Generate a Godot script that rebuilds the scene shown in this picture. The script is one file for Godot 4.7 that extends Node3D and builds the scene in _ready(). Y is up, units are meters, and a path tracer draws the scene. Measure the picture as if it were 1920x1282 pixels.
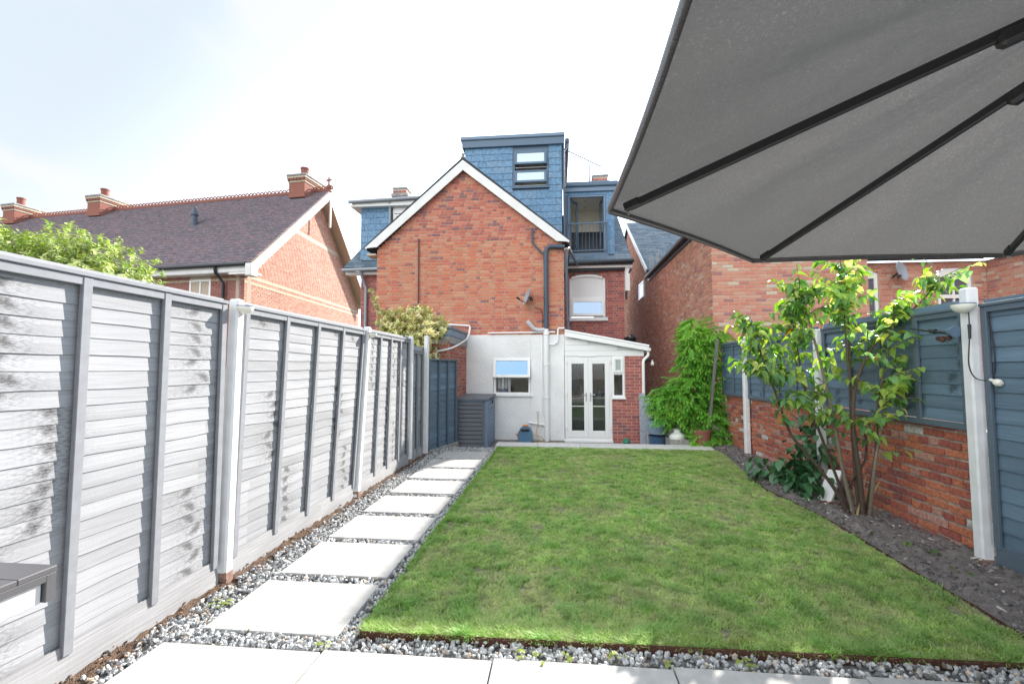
extends Node3D
# A narrow back garden: sunlit lap fence and stepping slabs on the left, shaded lawn, brick houses behind, grey parasol overhead.
# World: x to the right, y up, -z along the garden towards the house; metres.

const SUN := Vector3(0.4465, 0.489, -0.749)
const EYE := Vector3(0, 1.49, 0)
var rng := RandomNumberGenerator.new()
var M := {}
var T := {}
var used := {}


func _ready():
	rng.seed = 4711
	# ---- camera, sky, sun, exposure
	var cam := Camera3D.new()
	cam.name = "camera"
	cam.position = EYE
	cam.rotation = Vector3(deg_to_rad(3.4216), deg_to_rad(5.6806), 0)
	cam.fov = 73.85
	cam.near = 0.05
	cam.far = 400.0
	add_child(cam)
	var env := Environment.new()
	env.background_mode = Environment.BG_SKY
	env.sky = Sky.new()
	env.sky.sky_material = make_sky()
	env.tonemap_mode = Environment.TONE_MAPPER_LINEAR
	env.tonemap_exposure = 5.1
	env.sdfgi_enabled = true
	env.ssao_enabled = true
	env.ssil_enabled = true
	var we := WorldEnvironment.new()
	we.name = "world_environment"
	we.environment = env
	add_child(we)
	var sun := DirectionalLight3D.new()
	sun.name = "sun"
	sun.basis = Basis.looking_at(-SUN.normalized())
	sun.light_energy = 0.74
	sun.light_color = Color(1.0, 0.965, 0.92)
	sun.light_angular_distance = 0.53
	sun.shadow_enabled = true
	add_child(sun)
	# ---- materials, then the setting, the buildings, the fences, the things
	make_textures()
	make_materials()
	build_ground()
	build_house()
	build_conservatory()
	build_outbuilding()
	build_left_house()
	build_right_house()
	build_left_fence()
	build_right_fence()
	build_small_things()
	build_plants()
	build_parasol()
	build_lawn_grass()
	build_gravel()


# ------------------------------------------------------------------ sky
func make_sky() -> PanoramaSkyMaterial:
	var w := 512
	var h := 256
	var im := Image.create_empty(w, h, false, Image.FORMAT_RGBAF)
	var n := FastNoiseLite.new()
	n.seed = 5
	n.frequency = 1.3
	n.fractal_octaves = 5
	var s := SUN.normalized()
	for j in h:
		var el := (0.5 - (j + 0.5) / h) * PI
		for i in w:
			var a := ((i + 0.5) / w - 0.5) * TAU
			var d := Vector3(sin(a) * cos(el), sin(el), -cos(a) * cos(el))
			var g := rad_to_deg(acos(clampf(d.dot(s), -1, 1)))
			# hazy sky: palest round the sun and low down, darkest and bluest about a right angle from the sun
			var blue := Vector3(0.152, 0.173, 0.192).lerp(Vector3(0.70, 0.80, 0.95), smoothstep(85.0, 135.0, g))  # opposite the sun, out of view, the sky is brightened to fill shaded fronts
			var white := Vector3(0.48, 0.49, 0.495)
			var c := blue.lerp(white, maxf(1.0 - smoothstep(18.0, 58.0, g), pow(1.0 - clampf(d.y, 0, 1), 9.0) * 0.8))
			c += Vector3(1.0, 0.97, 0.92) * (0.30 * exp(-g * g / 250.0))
			# thin wisps of high cloud
			var q := d / maxf(d.y + 0.25, 0.12)
			var wisp := smoothstep(0.05, 0.55, n.get_noise_2d(q.x * 1.6, q.z * 0.7)) * smoothstep(0.02, 0.2, d.y)
			c = c.lerp(Vector3(0.192, 0.195, 0.197).max(c), wisp * 0.9)
			if d.y < 0.0:
				c = Vector3(0.25, 0.25, 0.24)
			im.set_pixel(i, j, Color(c.x, c.y, c.z, 1))
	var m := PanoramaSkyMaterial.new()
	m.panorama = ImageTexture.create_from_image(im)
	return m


# ------------------------------------------------------------------ geometry
class Geo:
	var v := PackedVector3Array()
	var n := PackedVector3Array()
	var t := PackedVector2Array()
	var x := Transform3D()

	func tri(a: Vector3, b: Vector3, c: Vector3, hint: Vector3, ta := Vector2(), tb := Vector2(), tc := Vector2()):
		var f := (b - a).cross(c - a)
		if f.length_squared() < 1e-16:
			return
		if f.dot(hint) > 0.0:   # front faces run clockwise
			var k := b
			b = c
			c = k
			var kt := tb
			tb = tc
			tc = kt
			f = -f
		f = (x.basis * -f).normalized()
		v.append_array([x * a, x * b, x * c])
		n.append_array([f, f, f])
		t.append_array([ta, tb, tc])

	func quad(a: Vector3, b: Vector3, c: Vector3, d: Vector3, hint: Vector3, u := [Vector2(0, 0), Vector2(1, 0), Vector2(1, 1), Vector2(0, 1)]):
		tri(a, b, c, hint, u[0], u[1], u[2])
		tri(a, c, d, hint, u[0], u[2], u[3])

	# a box, its edges chamfered by b
	func box(c: Vector3, s: Vector3, b := 0.0, tf := Transform3D()):
		var keep := x
		x = x * tf
		var h := s / 2
		b = minf(b, minf(h.x, minf(h.y, h.z)) * 0.9)
		for ax in 3:
			var p := (ax + 1) % 3
			var q := (ax + 2) % 3
			for sg in [-1.0, 1.0]:
				var o := Vector3()
				o[ax] = h[ax] * sg
				var nn := Vector3()
				nn[ax] = sg
				var e := []
				for k in [[-1, -1], [1, -1], [1, 1], [-1, 1]]:
					var w := o
					w[p] = (h[p] - b) * k[0]
					w[q] = (h[q] - b) * k[1]
					e.append(c + w)
				quad(e[0], e[1], e[2], e[3], nn)
			if b > 0.0:
				for s1 in [-1.0, 1.0]:
					for s2 in [-1.0, 1.0]:
						var e := []
						for k in [[-1, 0], [1, 0], [1, 1], [-1, 1]]:
							var w := Vector3()
							w[ax] = (h[ax] - b) * k[0]
							w[p] = (h[p] - (b if k[1] == 1 else 0.0)) * s1
							w[q] = (h[q] - (0.0 if k[1] == 1 else b)) * s2
							e.append(c + w)
						var nn := Vector3()
						nn[p] = s1
						nn[q] = s2
						quad(e[0], e[1], e[2], e[3], nn)
		if b > 0.0:
			for sx in [-1.0, 1.0]:
				for sy in [-1.0, 1.0]:
					for sz in [-1.0, 1.0]:
						var g := Vector3(sx, sy, sz)
						tri(c + g * Vector3(h.x, h.y - b, h.z - b), c + g * Vector3(h.x - b, h.y, h.z - b), c + g * Vector3(h.x - b, h.y - b, h.z), g)
		x = keep

	# box by its limits
	func lim(x0: float, x1: float, y0: float, y1: float, z0: float, z1: float, b := 0.0):
		box(Vector3(x0 + x1, y0 + y1, z0 + z1) / 2, Vector3(absf(x1 - x0), absf(y1 - y0), absf(z1 - z0)), b)

	# a flat outline (in local x, y) pushed back by depth along -z
	func prism(poly: PackedVector2Array, depth: float, tf := Transform3D()):
		var keep := x
		x = x * tf
		var id := Geometry2D.triangulate_polygon(poly)
		for k in range(0, id.size(), 3):
			for s in [0.0, 1.0]:
				var p := []
				for m in 3:
					p.append(Vector3(poly[id[k + m]].x, poly[id[k + m]].y, -depth * s))
				tri(p[0], p[1], p[2], Vector3(0, 0, 1 - 2 * s), poly[id[k]], poly[id[k + 1]], poly[id[k + 2]])
		var cw := Geometry2D.is_polygon_clockwise(poly)
		for k in poly.size():
			var a := poly[k]
			var b := poly[(k + 1) % poly.size()]
			var o := Vector3(b.y - a.y, a.x - b.x, 0) * (-1.0 if cw else 1.0)
			quad(Vector3(a.x, a.y, 0), Vector3(b.x, b.y, 0), Vector3(b.x, b.y, -depth), Vector3(a.x, a.y, -depth), o)
		x = keep

	func ring(c: Vector3, d: Vector3, r: float, k: int, up: Vector3) -> PackedVector3Array:
		var s := d.cross(up).normalized()
		var u := s.cross(d).normalized()
		var o := PackedVector3Array()
		for i in k:
			var a := TAU * i / k
			o.append(c + (s * cos(a) + u * sin(a)) * r)
		return o

	# a tube along points, radius from r0 to r1, smooth round
	func tube(p: Array, r0: float, r1 := -1.0, k := 8, caps := true):
		if r1 < 0.0:
			r1 = r0
		var up := Vector3(0.31, 0.17, 0.93)
		var last := PackedVector3Array()
		var lastc := Vector3()
		for i in p.size():
			var d: Vector3 = (p[mini(i + 1, p.size() - 1)] - p[maxi(i - 1, 0)]).normalized()
			if absf(d.dot(up)) > 0.97:
				up = Vector3(0.9, 0.4, 0.1)
			var rr := lerpf(r0, r1, float(i) / (p.size() - 1))
			var now := ring(p[i], d, rr, k, up)
			if caps and (i == 0 or i == p.size() - 1):
				for j in k:
					tri(p[i], now[j], now[(j + 1) % k], -d if i == 0 else d)
			if i > 0:
				for j in k:
					smooth_quad([last[j], last[(j + 1) % k], now[(j + 1) % k], now[j]], [last[j] - lastc, last[(j + 1) % k] - lastc, now[(j + 1) % k] - p[i], now[j] - p[i]])
			last = now
			lastc = p[i]

	func smooth_quad(p: Array, m: Array):
		var start := v.size()
		quad(p[0], p[1], p[2], p[3], m[0] + m[1] + m[2] + m[3])
		for i in range(start, v.size()):
			for j in 4:
				if v[i].is_equal_approx(x * p[j]):
					n[i] = (x.basis * m[j]).normalized()
					break

	# a turned shape: profile of (radius, height) about the y axis
	func lathe(pr: Array, k := 16, tf := Transform3D()):
		var keep := x
		x = x * tf
		for i in pr.size() - 1:
			var a: Vector2 = pr[i]
			var b: Vector2 = pr[i + 1]
			var sl := Vector2(b.y - a.y, a.x - b.x)
			for j in k:
				var q := []
				var m := []
				for w in [[a, j], [a, j + 1], [b, j + 1], [b, j]]:
					var an: float = TAU * w[1] / k
					q.append(Vector3(cos(an) * w[0].x, w[0].y, sin(an) * w[0].x))
					m.append(Vector3(cos(an) * sl.x, sl.y, sin(an) * sl.x))
				smooth_quad(q, m)
		x = keep

	# a surface over a grid of points, smooth
	func sheet(g: Array, hint: Vector3):
		var nm := []
		for i in g.size():
			var row := []
			for j in g[i].size():
				var a: Vector3 = g[mini(i + 1, g.size() - 1)][j] - g[maxi(i - 1, 0)][j]
				var b: Vector3 = g[i][mini(j + 1, g[i].size() - 1)] - g[i][maxi(j - 1, 0)]
				var c := a.cross(b)
				row.append(c if c.dot(hint) >= 0 else -c)
			nm.append(row)
		for i in g.size() - 1:
			for j in g[i].size() - 1:
				smooth_quad([g[i][j], g[i + 1][j], g[i + 1][j + 1], g[i][j + 1]], [nm[i][j], nm[i + 1][j], nm[i + 1][j + 1], nm[i][j + 1]])

	func mesh() -> ArrayMesh:
		var a := []
		a.resize(Mesh.ARRAY_MAX)
		a[Mesh.ARRAY_VERTEX] = v
		a[Mesh.ARRAY_NORMAL] = n
		a[Mesh.ARRAY_TEX_UV] = t
		var m := ArrayMesh.new()
		m.add_surface_from_arrays(Mesh.PRIMITIVE_TRIANGLES, a)
		return m


# ------------------------------------------------------------------ naming
func numbered(parent: Node, called: String) -> String:
	var key := str(parent.get_instance_id()) + called
	var k: int = used.get(key, 0)
	used[key] = k + 1
	return called if k == 0 else "%s_%03d" % [called, k]


func put(called: String, mesh: Mesh, m: Material, parent: Node = self, tf := Transform3D()) -> MeshInstance3D:
	var o := MeshInstance3D.new()
	o.name = numbered(parent, called)
	o.mesh = mesh
	o.material_override = m
	o.transform = tf
	parent.add_child(o, true)
	return o


func obj(called: String, g: Geo, m: Material, parent: Node = self) -> MeshInstance3D:
	return put(called, g.mesh(), m, parent)


func node(called: String, at := Vector3.ZERO, parent: Node = self) -> Node3D:
	var o := Node3D.new()
	o.name = numbered(parent, called)
	o.position = at
	parent.add_child(o, true)
	return o


func tag(o: Node, label: String, category: String, group := "") -> Node:
	o.set_meta("label", label)
	o.set_meta("category", category)
	if group:
		o.set_meta("group", group)
	return o


func structure(o: Node, label := "") -> Node:
	o.set_meta("kind", "structure")
	if label:
		o.set_meta("label", label)
	return o


func many(called: String, mesh: Mesh, m: Material, tfs: Array, cols: Array, parent: Node = self) -> MultiMeshInstance3D:
	var mm := MultiMesh.new()
	mm.transform_format = MultiMesh.TRANSFORM_3D
	mm.use_colors = cols.size() > 0
	mm.mesh = mesh
	mm.instance_count = tfs.size()
	for i in tfs.size():
		mm.set_instance_transform(i, tfs[i])
		if cols.size() > 0:
			mm.set_instance_color(i, cols[i])
	var o := MultiMeshInstance3D.new()
	o.name = numbered(parent, called)
	o.multimesh = mm
	o.material_override = m
	o.set_meta("kind", "stuff")
	parent.add_child(o, true)
	return o


func shifted(parent: Node3D, by: Vector3, called: String, g: Geo, m: Material) -> MeshInstance3D:
	var o := obj(called, g, m, parent)
	o.position = by
	return o


func pipe(parent: Node3D, by: Vector3, called: String, pts: Array, rad: float, m: Material, k := 10) -> MeshInstance3D:
	var g := Geo.new()
	g.tube(pts, rad, rad, k)
	return shifted(parent, by, called, g, m)


func bar(a: Vector3, b: Vector3, w: float, h: float, bev := 0.003, up := Vector3.UP) -> Geo:
	var g := Geo.new()
	add_bar(g, a, b, w, h, bev, up)
	return g


func add_bar(g: Geo, a: Vector3, b: Vector3, w: float, h: float, bev := 0.003, up := Vector3.UP):
	var d := (b - a).normalized()
	var s := d.cross(up).normalized()
	var u := s.cross(d)
	g.box(Vector3.ZERO, Vector3(w, h, a.distance_to(b)), bev, Transform3D(Basis(s, u, -d), (a + b) / 2))


func r(a: float, b: float) -> float:
	return rng.randf_range(a, b)


# ------------------------------------------------------------------ textures and materials
func noise_tex(freq: float, oct: int, lo: float, hi: float, size := 512, sd := 1, kind := FastNoiseLite.TYPE_SIMPLEX_SMOOTH) -> NoiseTexture2D:
	var n := FastNoiseLite.new()
	n.noise_type = kind
	n.seed = sd
	n.frequency = freq
	n.fractal_octaves = oct
	var t := NoiseTexture2D.new()
	t.width = size
	t.height = size
	t.seamless = true
	t.noise = n
	var g := Gradient.new()
	g.set_color(0, Color(lo, lo, lo))
	g.set_color(1, Color(hi, hi, hi))
	t.color_ramp = g
	return t


func bump_tex(freq: float, oct: int, strength: float, sd := 2, size := 512) -> NoiseTexture2D:
	var n := FastNoiseLite.new()
	n.seed = sd
	n.frequency = freq
	n.fractal_octaves = oct
	var t := NoiseTexture2D.new()
	t.width = size
	t.height = size
	t.seamless = true
	t.as_normal_map = true
	t.bump_strength = strength
	t.noise = n
	return t


# sawn timber: grain lines that part round knots
func wood_tex(sd: int, knots: Array, contrast: float, knot_dark: float) -> ImageTexture:
	var w := 1024
	var h := 96
	var n := FastNoiseLite.new()
	n.seed = sd
	n.frequency = 1.0
	n.fractal_octaves = 3
	var im := Image.create_empty(w, h, false, Image.FORMAT_RGB8)
	for j in h:
		for i in w:
			var u := float(i) / w
			var v := float(j) / h
			var dark := 0.0
			var vv := v
			for k in knots:
				var dx: float = (u - k.x) * 24.0 - (v - k.y) * 0.9
				var dy: float = (v - k.y) * 1.7
				var d2 := dx * dx + dy * dy
				vv += 0.35 * signf(v - k.y) * exp(-d2 * 0.7)
				var ang := atan2(dy, dx)
				var e := sqrt(d2) * (1.0 + 0.45 * n.get_noise_2d(cos(ang) * 0.9 + k.x * 90.0, sin(ang) * 0.9)) + 0.05 * n.get_noise_2d(u * 130.0, v * 14.0)
				dark += knot_dark * (1.0 - smoothstep(0.15, 0.62, e)) * (0.62 + 0.5 * n.get_noise_2d(u * 170.0 + 7.0, v * 20.0))
				dark += knot_dark * 0.5 * exp(-d2 * 0.42) * clampf(n.get_noise_2d(u * 60.0, v * 9.0) + 0.32, 0, 1)
			var g := n.get_noise_2d(u * 3.0, vv * 16.0) * 0.6 + n.get_noise_2d(u * 9.0 + 40.0, vv * 45.0) * 0.4
			var saw := n.get_noise_2d(u * 230.0, v * 1.5 + 80.0) * 0.06
			var c := clampf(0.86 + contrast * (g + saw * 2.0) + n.get_noise_2d(u * 2.0 + 9.0, v * 0.8) * 0.08 - dark, 0.1, 1.0)
			im.set_pixel(i, j, Color(c, c, c * 1.005))
	return ImageTexture.create_from_image(im)


func make_textures():
	T.grain = noise_tex(0.06, 4, 0.72, 1.0, 512, 3)
	T.blotch = noise_tex(0.012, 5, 0.70, 1.0, 512, 4)
	T.stain = noise_tex(0.008, 6, 0.93, 1.0, 512, 14)
	T.slab = noise_tex(0.02, 6, 0.88, 1.0, 512, 24)
	T.rough = bump_tex(0.09, 4, 5.0)
	T.fine = bump_tex(0.2, 3, 3.0, 6)
	T.weave = bump_tex(0.33, 2, 4.0, 9)
	T.sparkle = sparkle_tex()
	T.wood = [
		wood_tex(11, [Vector2(0.22, 0.5), Vector2(0.72, 0.55)], 0.13, 0.42),
		wood_tex(12, [Vector2(0.43, 0.45), Vector2(0.90, 0.5), Vector2(0.60, 0.6)], 0.13, 0.38),
		wood_tex(13, [Vector2(0.12, 0.5), Vector2(0.55, 0.42)], 0.15, 0.45),
		wood_tex(14, [], 0.16, 0.4)]


# cloth: even thread, with scattered bright specks painted in as glints
func sparkle_tex() -> ImageTexture:
	var im := Image.create_empty(512, 512, false, Image.FORMAT_RGB8)
	im.fill(Color(0.70, 0.70, 0.70))
	var rg := RandomNumberGenerator.new()
	rg.seed = 6
	for j in 512:
		for i in 512:
			var c := rg.randf_range(0.64, 0.76)
			im.set_pixel(i, j, Color(c, c, c))
	for k in 5200:
		var c := rg.randf_range(0.78, 1.0)
		im.fill_rect(Rect2i(rg.randi() % 511, rg.randi() % 511, 1 + rg.randi() % 2, 1 + rg.randi() % 2), Color(c, c, c))
	return ImageTexture.create_from_image(im)


func lin(cr: float, cg: float, cb: float) -> Color:
	return Color(cr, cg, cb).linear_to_srgb()


func mat(c: Color, rough := 0.8, tex: Texture2D = null, scale := 1.0, nrm: Texture2D = null, ns := 0.6) -> StandardMaterial3D:
	var m := StandardMaterial3D.new()
	m.albedo_color = c.linear_to_srgb()
	m.roughness = rough
	if tex:
		m.albedo_texture = tex
	if nrm:
		m.normal_enabled = true
		m.normal_texture = nrm
		m.normal_scale = ns
	if tex or nrm:
		m.uv1_triplanar = true
		m.uv1_world_triplanar = true
		m.uv1_scale = Vector3(scale, scale, scale)
	return m


func tint(m: StandardMaterial3D, k: float) -> StandardMaterial3D:
	var d: StandardMaterial3D = m.duplicate()
	var c := m.albedo_color.srgb_to_linear()
	d.albedo_color = Color(c.r * k, c.g * k, c.b * k).linear_to_srgb()
	return d


func by_copy(m: StandardMaterial3D) -> StandardMaterial3D:   # colour comes with each copy
	m.vertex_color_use_as_albedo = true
	m.albedo_color = Color.WHITE
	return m


func leaf_mat(glow: Color, rough := 0.45) -> StandardMaterial3D:
	var m := by_copy(mat(Color.WHITE, rough))
	m.backlight_enabled = true
	m.backlight = glow
	m.cull_mode = BaseMaterial3D.CULL_DISABLED
	return m


func make_materials():
	M.white_paint = mat(Color(0.86, 0.865, 0.87), 0.5, T.stain, 0.5)
	M.render_white = mat(Color(0.92, 0.925, 0.935), 0.85, T.stain, 0.3, T.rough, 0.2)
	M.upvc = mat(Color(0.88, 0.885, 0.89), 0.3)
	M.upvc_grey = mat(Color(0.55, 0.57, 0.6), 0.4)
	M.black_plastic = mat(Color(0.025, 0.03, 0.04), 0.4)
	M.blue_pipe = mat(Color(0.06, 0.085, 0.13), 0.45)
	M.grey_pipe = mat(Color(0.33, 0.36, 0.41), 0.4)
	M.anthracite = mat(Color(0.10, 0.165, 0.25), 0.45)
	M.anthracite_light = mat(Color(0.17, 0.25, 0.36), 0.5)
	M.mortar = mat(Color(0.74, 0.62, 0.52), 0.95, T.grain, 2.0, T.rough, 0.8)
	M.mortar_dark = mat(Color(0.60, 0.52, 0.47), 0.95, T.blotch, 2.0, T.rough, 1.2)
	M.mortar_pale = mat(Color(0.76, 0.65, 0.57), 0.95, T.grain, 2.0, T.rough, 0.8)
	M.brick_copy = by_copy(mat(Color.WHITE, 0.9, T.grain, 2.3, T.rough, 0.7))
	M.old_brick_copy = by_copy(mat(Color.WHITE, 0.95, T.blotch, 4.0, T.rough, 1.6))
	M.slate = []  # slate blue strengthened with the colour of reflected sky
	for c in [Color(0.19, 0.385, 0.62), Color(0.215, 0.42, 0.66), Color(0.17, 0.355, 0.585), Color(0.225, 0.40, 0.61)]:
		M.slate.append(mat(c, 0.55, T.blotch, 1.7, T.rough, 0.4))
	M.old_slate = []
	for c in [Color(0.15, 0.22, 0.30), Color(0.19, 0.26, 0.34), Color(0.12, 0.18, 0.25), Color(0.22, 0.28, 0.35)]:
		M.old_slate.append(mat(c, 0.6, T.blotch, 1.7, T.rough, 0.7))
	M.roof_under = mat(Color(0.05, 0.055, 0.065), 0.9)
	M.tile_copy = by_copy(mat(Color.WHITE, 0.85, T.blotch, 1.3, T.rough, 0.8))
	M.terracotta = mat(Color(0.36, 0.135, 0.10), 0.8, T.grain, 2.0)
	M.cream_brick = mat(Color(0.66, 0.56, 0.42), 0.85, T.blotch, 2.0, T.rough, 0.4)
	M.warm_lit_soffit = mat(Color(0.62, 0.49, 0.38), 0.9, T.stain, 0.8)  # orange light under the eaves is put into this soffit colour
	M.lead = mat(Color(0.26, 0.31, 0.37), 0.5, T.blotch, 1.5)
	M.render_grey = mat(Color(0.48, 0.48, 0.48), 0.95, T.blotch, 1.0, T.rough, 1.0)
	M.glass = mat(Color(0.05, 0.06, 0.07), 0.02)
	M.glass.transparency = BaseMaterial3D.TRANSPARENCY_ALPHA
	M.glass.albedo_color.a = 0.08
	M.sky_reflection_pane = mat(Color(0.50, 0.66, 0.88), 0.12)  # sky reflection painted as the pale blue of the pane
	M.sky_reflection_pane.metallic = 0.45
	M.frosted = mat(Color(0.62, 0.74, 0.88), 0.25)  # frosted glass, with a pale sky reflection painted into its colour
	M.blue_reflection_pane = mat(Color(0.22, 0.37, 0.58), 0.08)  # blue sky reflected in the tilted top light, painted into the colour
	M.blue_reflection_pane.metallic = 0.5
	M.blind = mat(Color(0.80, 0.82, 0.84), 0.7)
	M.plaster = mat(Color(0.78, 0.72, 0.63), 0.9)
	M.plaster_white = mat(Color(0.82, 0.80, 0.77), 0.9)
	M.dark_room = mat(Color(0.14, 0.12, 0.11), 0.9)
	M.concrete_post = mat(Color(0.80, 0.815, 0.84), 0.85, T.stain, 1.5, T.fine, 0.4)
	M.raw_concrete = mat(Color(0.40, 0.25, 0.20), 0.95, T.blotch, 3.0, T.rough, 1.0)
	M.concrete = mat(Color(0.42, 0.42, 0.41), 0.95, T.blotch, 1.2, T.rough, 0.8)
	M.slab = mat(Color(0.49, 0.487, 0.478), 0.75, T.slab, 0.7, T.fine, 0.15)
	M.soil = mat(Color(0.31, 0.275, 0.27), 1.0, T.blotch, 3.0, T.rough, 3.0)
	M.brown_soil = mat(Color(0.17, 0.11, 0.075), 1.0, T.blotch, 3.0, T.rough, 3.0)
	M.turf = mat(Color(0.33, 0.34, 0.20), 1.0, T.blotch, 2.0, T.rough, 2.0)
	M.gravel_base = mat(Color(0.40, 0.40, 0.41), 1.0, T.blotch, 6.0, T.rough, 3.0)
	M.earth = mat(Color(0.16, 0.15, 0.11), 1.0, T.blotch, 0.3)
	M.rust = mat(Color(0.115, 0.045, 0.03), 0.85, T.blotch, 4.0, T.rough, 1.0)
	M.left_wood = []
	M.right_wood = []
	for k in 4:
		for b in [0.92, 1.0, 1.08]:
			M.left_wood.append(wood(Color(0.405, 0.42, 0.45), T.wood[k], b, 0.8))
			M.right_wood.append(wood(Color(0.15, 0.235, 0.325), T.wood[[1, 3, 3, 3][k]], b * (1.0 if b != 1.08 else 1.12), 0.6))
	M.batten_left = mat(Color(0.24, 0.255, 0.285), 0.8, T.stain, 3.0, T.fine, 0.2)
	M.batten_right = mat(Color(0.135, 0.19, 0.25), 0.65, T.grain, 3.0, T.fine, 0.5)
	M.board_left = wood(Color(0.41, 0.42, 0.44), T.wood[3], 1.0, 0.85)
	M.old_timber = mat(Color(0.27, 0.25, 0.25), 0.9, T.blotch, 4.0, T.rough, 1.2)
	M.bark = mat(Color(0.17, 0.12, 0.095), 0.95, T.blotch, 9.0, T.rough, 2.5)
	M.pale_bark = mat(Color(0.36, 0.30, 0.23), 0.95, T.blotch, 9.0, T.rough, 2.0)
	M.green_stem = mat(Color(0.20, 0.20, 0.07), 0.8)
	M.canopy = mat(Color(0.28, 0.28, 0.285), 0.38, T.sparkle, 1.3, T.weave, 0.5)
	M.canopy.uv1_world_triplanar = false
	M.canopy.backlight_enabled = true
	M.canopy.backlight = Color(0.85, 0.85, 0.85)
	M.canopy.cull_mode = BaseMaterial3D.CULL_DISABLED
	M.frame_black = mat(Color(0.022, 0.022, 0.025), 0.4)
	M.steel = mat(Color(0.55, 0.55, 0.55), 0.3)
	M.steel.metallic = 1.0
	M.box_plastic = mat(Color(0.16, 0.18, 0.215), 0.55, null, 3.0, T.fine, 0.4)
	M.orange = mat(Color(0.62, 0.22, 0.05), 0.5)
	M.reel_blue = mat(Color(0.10, 0.22, 0.36), 0.4)
	M.hose = mat(Color(0.55, 0.34, 0.14), 0.5)
	M.glaze = mat(Color(0.05, 0.10, 0.19), 0.15)
	M.pot_grey = mat(Color(0.22, 0.30, 0.40), 0.3)
	M.lamp_glass = mat(Color(0.78, 0.77, 0.70), 0.2)
	M.cushion = mat(Color(0.15, 0.18, 0.22), 0.9, T.grain, 9.0, T.weave, 0.8)


func wood(c: Color, tex: Texture2D, k: float, rough: float) -> StandardMaterial3D:
	var m := mat(Color(c.r * k, c.g * k, c.b * k), rough)
	m.albedo_texture = tex
	return m


# ------------------------------------------------------------------ walls of bricks, slates and tiles
const ORANGE := [[Color(0.840, 0.328, 0.197), 5], [Color(0.840, 0.264, 0.157), 4], [Color(0.840, 0.398, 0.244), 3], [Color(0.742, 0.223, 0.157), 2], [Color(0.483, 0.209, 0.189), 0.35]]
const RED := [[Color(0.756, 0.233, 0.167), 5], [Color(0.840, 0.301, 0.206), 4], [Color(0.629, 0.192, 0.156), 3], [Color(0.419, 0.192, 0.195), 2], [Color(0.840, 0.370, 0.246), 2]]
const PURPLE := [[Color(0.609, 0.191, 0.166), 5], [Color(0.519, 0.166, 0.157), 4], [Color(0.722, 0.246, 0.199), 3], [Color(0.384, 0.158, 0.166), 2]]
const PINK := [[Color(0.840, 0.380, 0.267), 6], [Color(0.830, 0.320, 0.227), 4], [Color(0.840, 0.472, 0.351), 4], [Color(0.697, 0.287, 0.234), 2], [Color(0.549, 0.253, 0.244), 1], [Color(0.840, 0.711, 0.552), 1]]
const OLDWALL := [[Color(0.643, 0.196, 0.128), 5], [Color(0.764, 0.265, 0.146), 4], [Color(0.520, 0.156, 0.120), 4], [Color(0.413, 0.149, 0.137), 2], [Color(0.704, 0.374, 0.308), 2], [Color(0.800, 0.780, 0.768), 1]]
const TILES := [[Color(0.304, 0.258, 0.301), 6], [Color(0.352, 0.284, 0.328), 4], [Color(0.254, 0.221, 0.256), 4], [Color(0.437, 0.271, 0.286), 1]]


func pick(pal: Array) -> int:
	var sum := 0.0
	for p in pal:
		sum += p[1]
	var k := rng.randf() * sum
	for i in pal.size():
		k -= pal[i][1]
		if k <= 0.0:
			return i
	return 0


func brick_material(c: Color, old: bool) -> StandardMaterial3D:
	var key := "brick %s %s" % [c, old]
	if not M.has(key):
		M[key] = mat(c, 0.95, T.blotch, 4.0, T.rough, 1.6) if old else mat(c, 0.9, T.grain, 2.3, T.rough, 0.7)
	return M[key]


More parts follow.
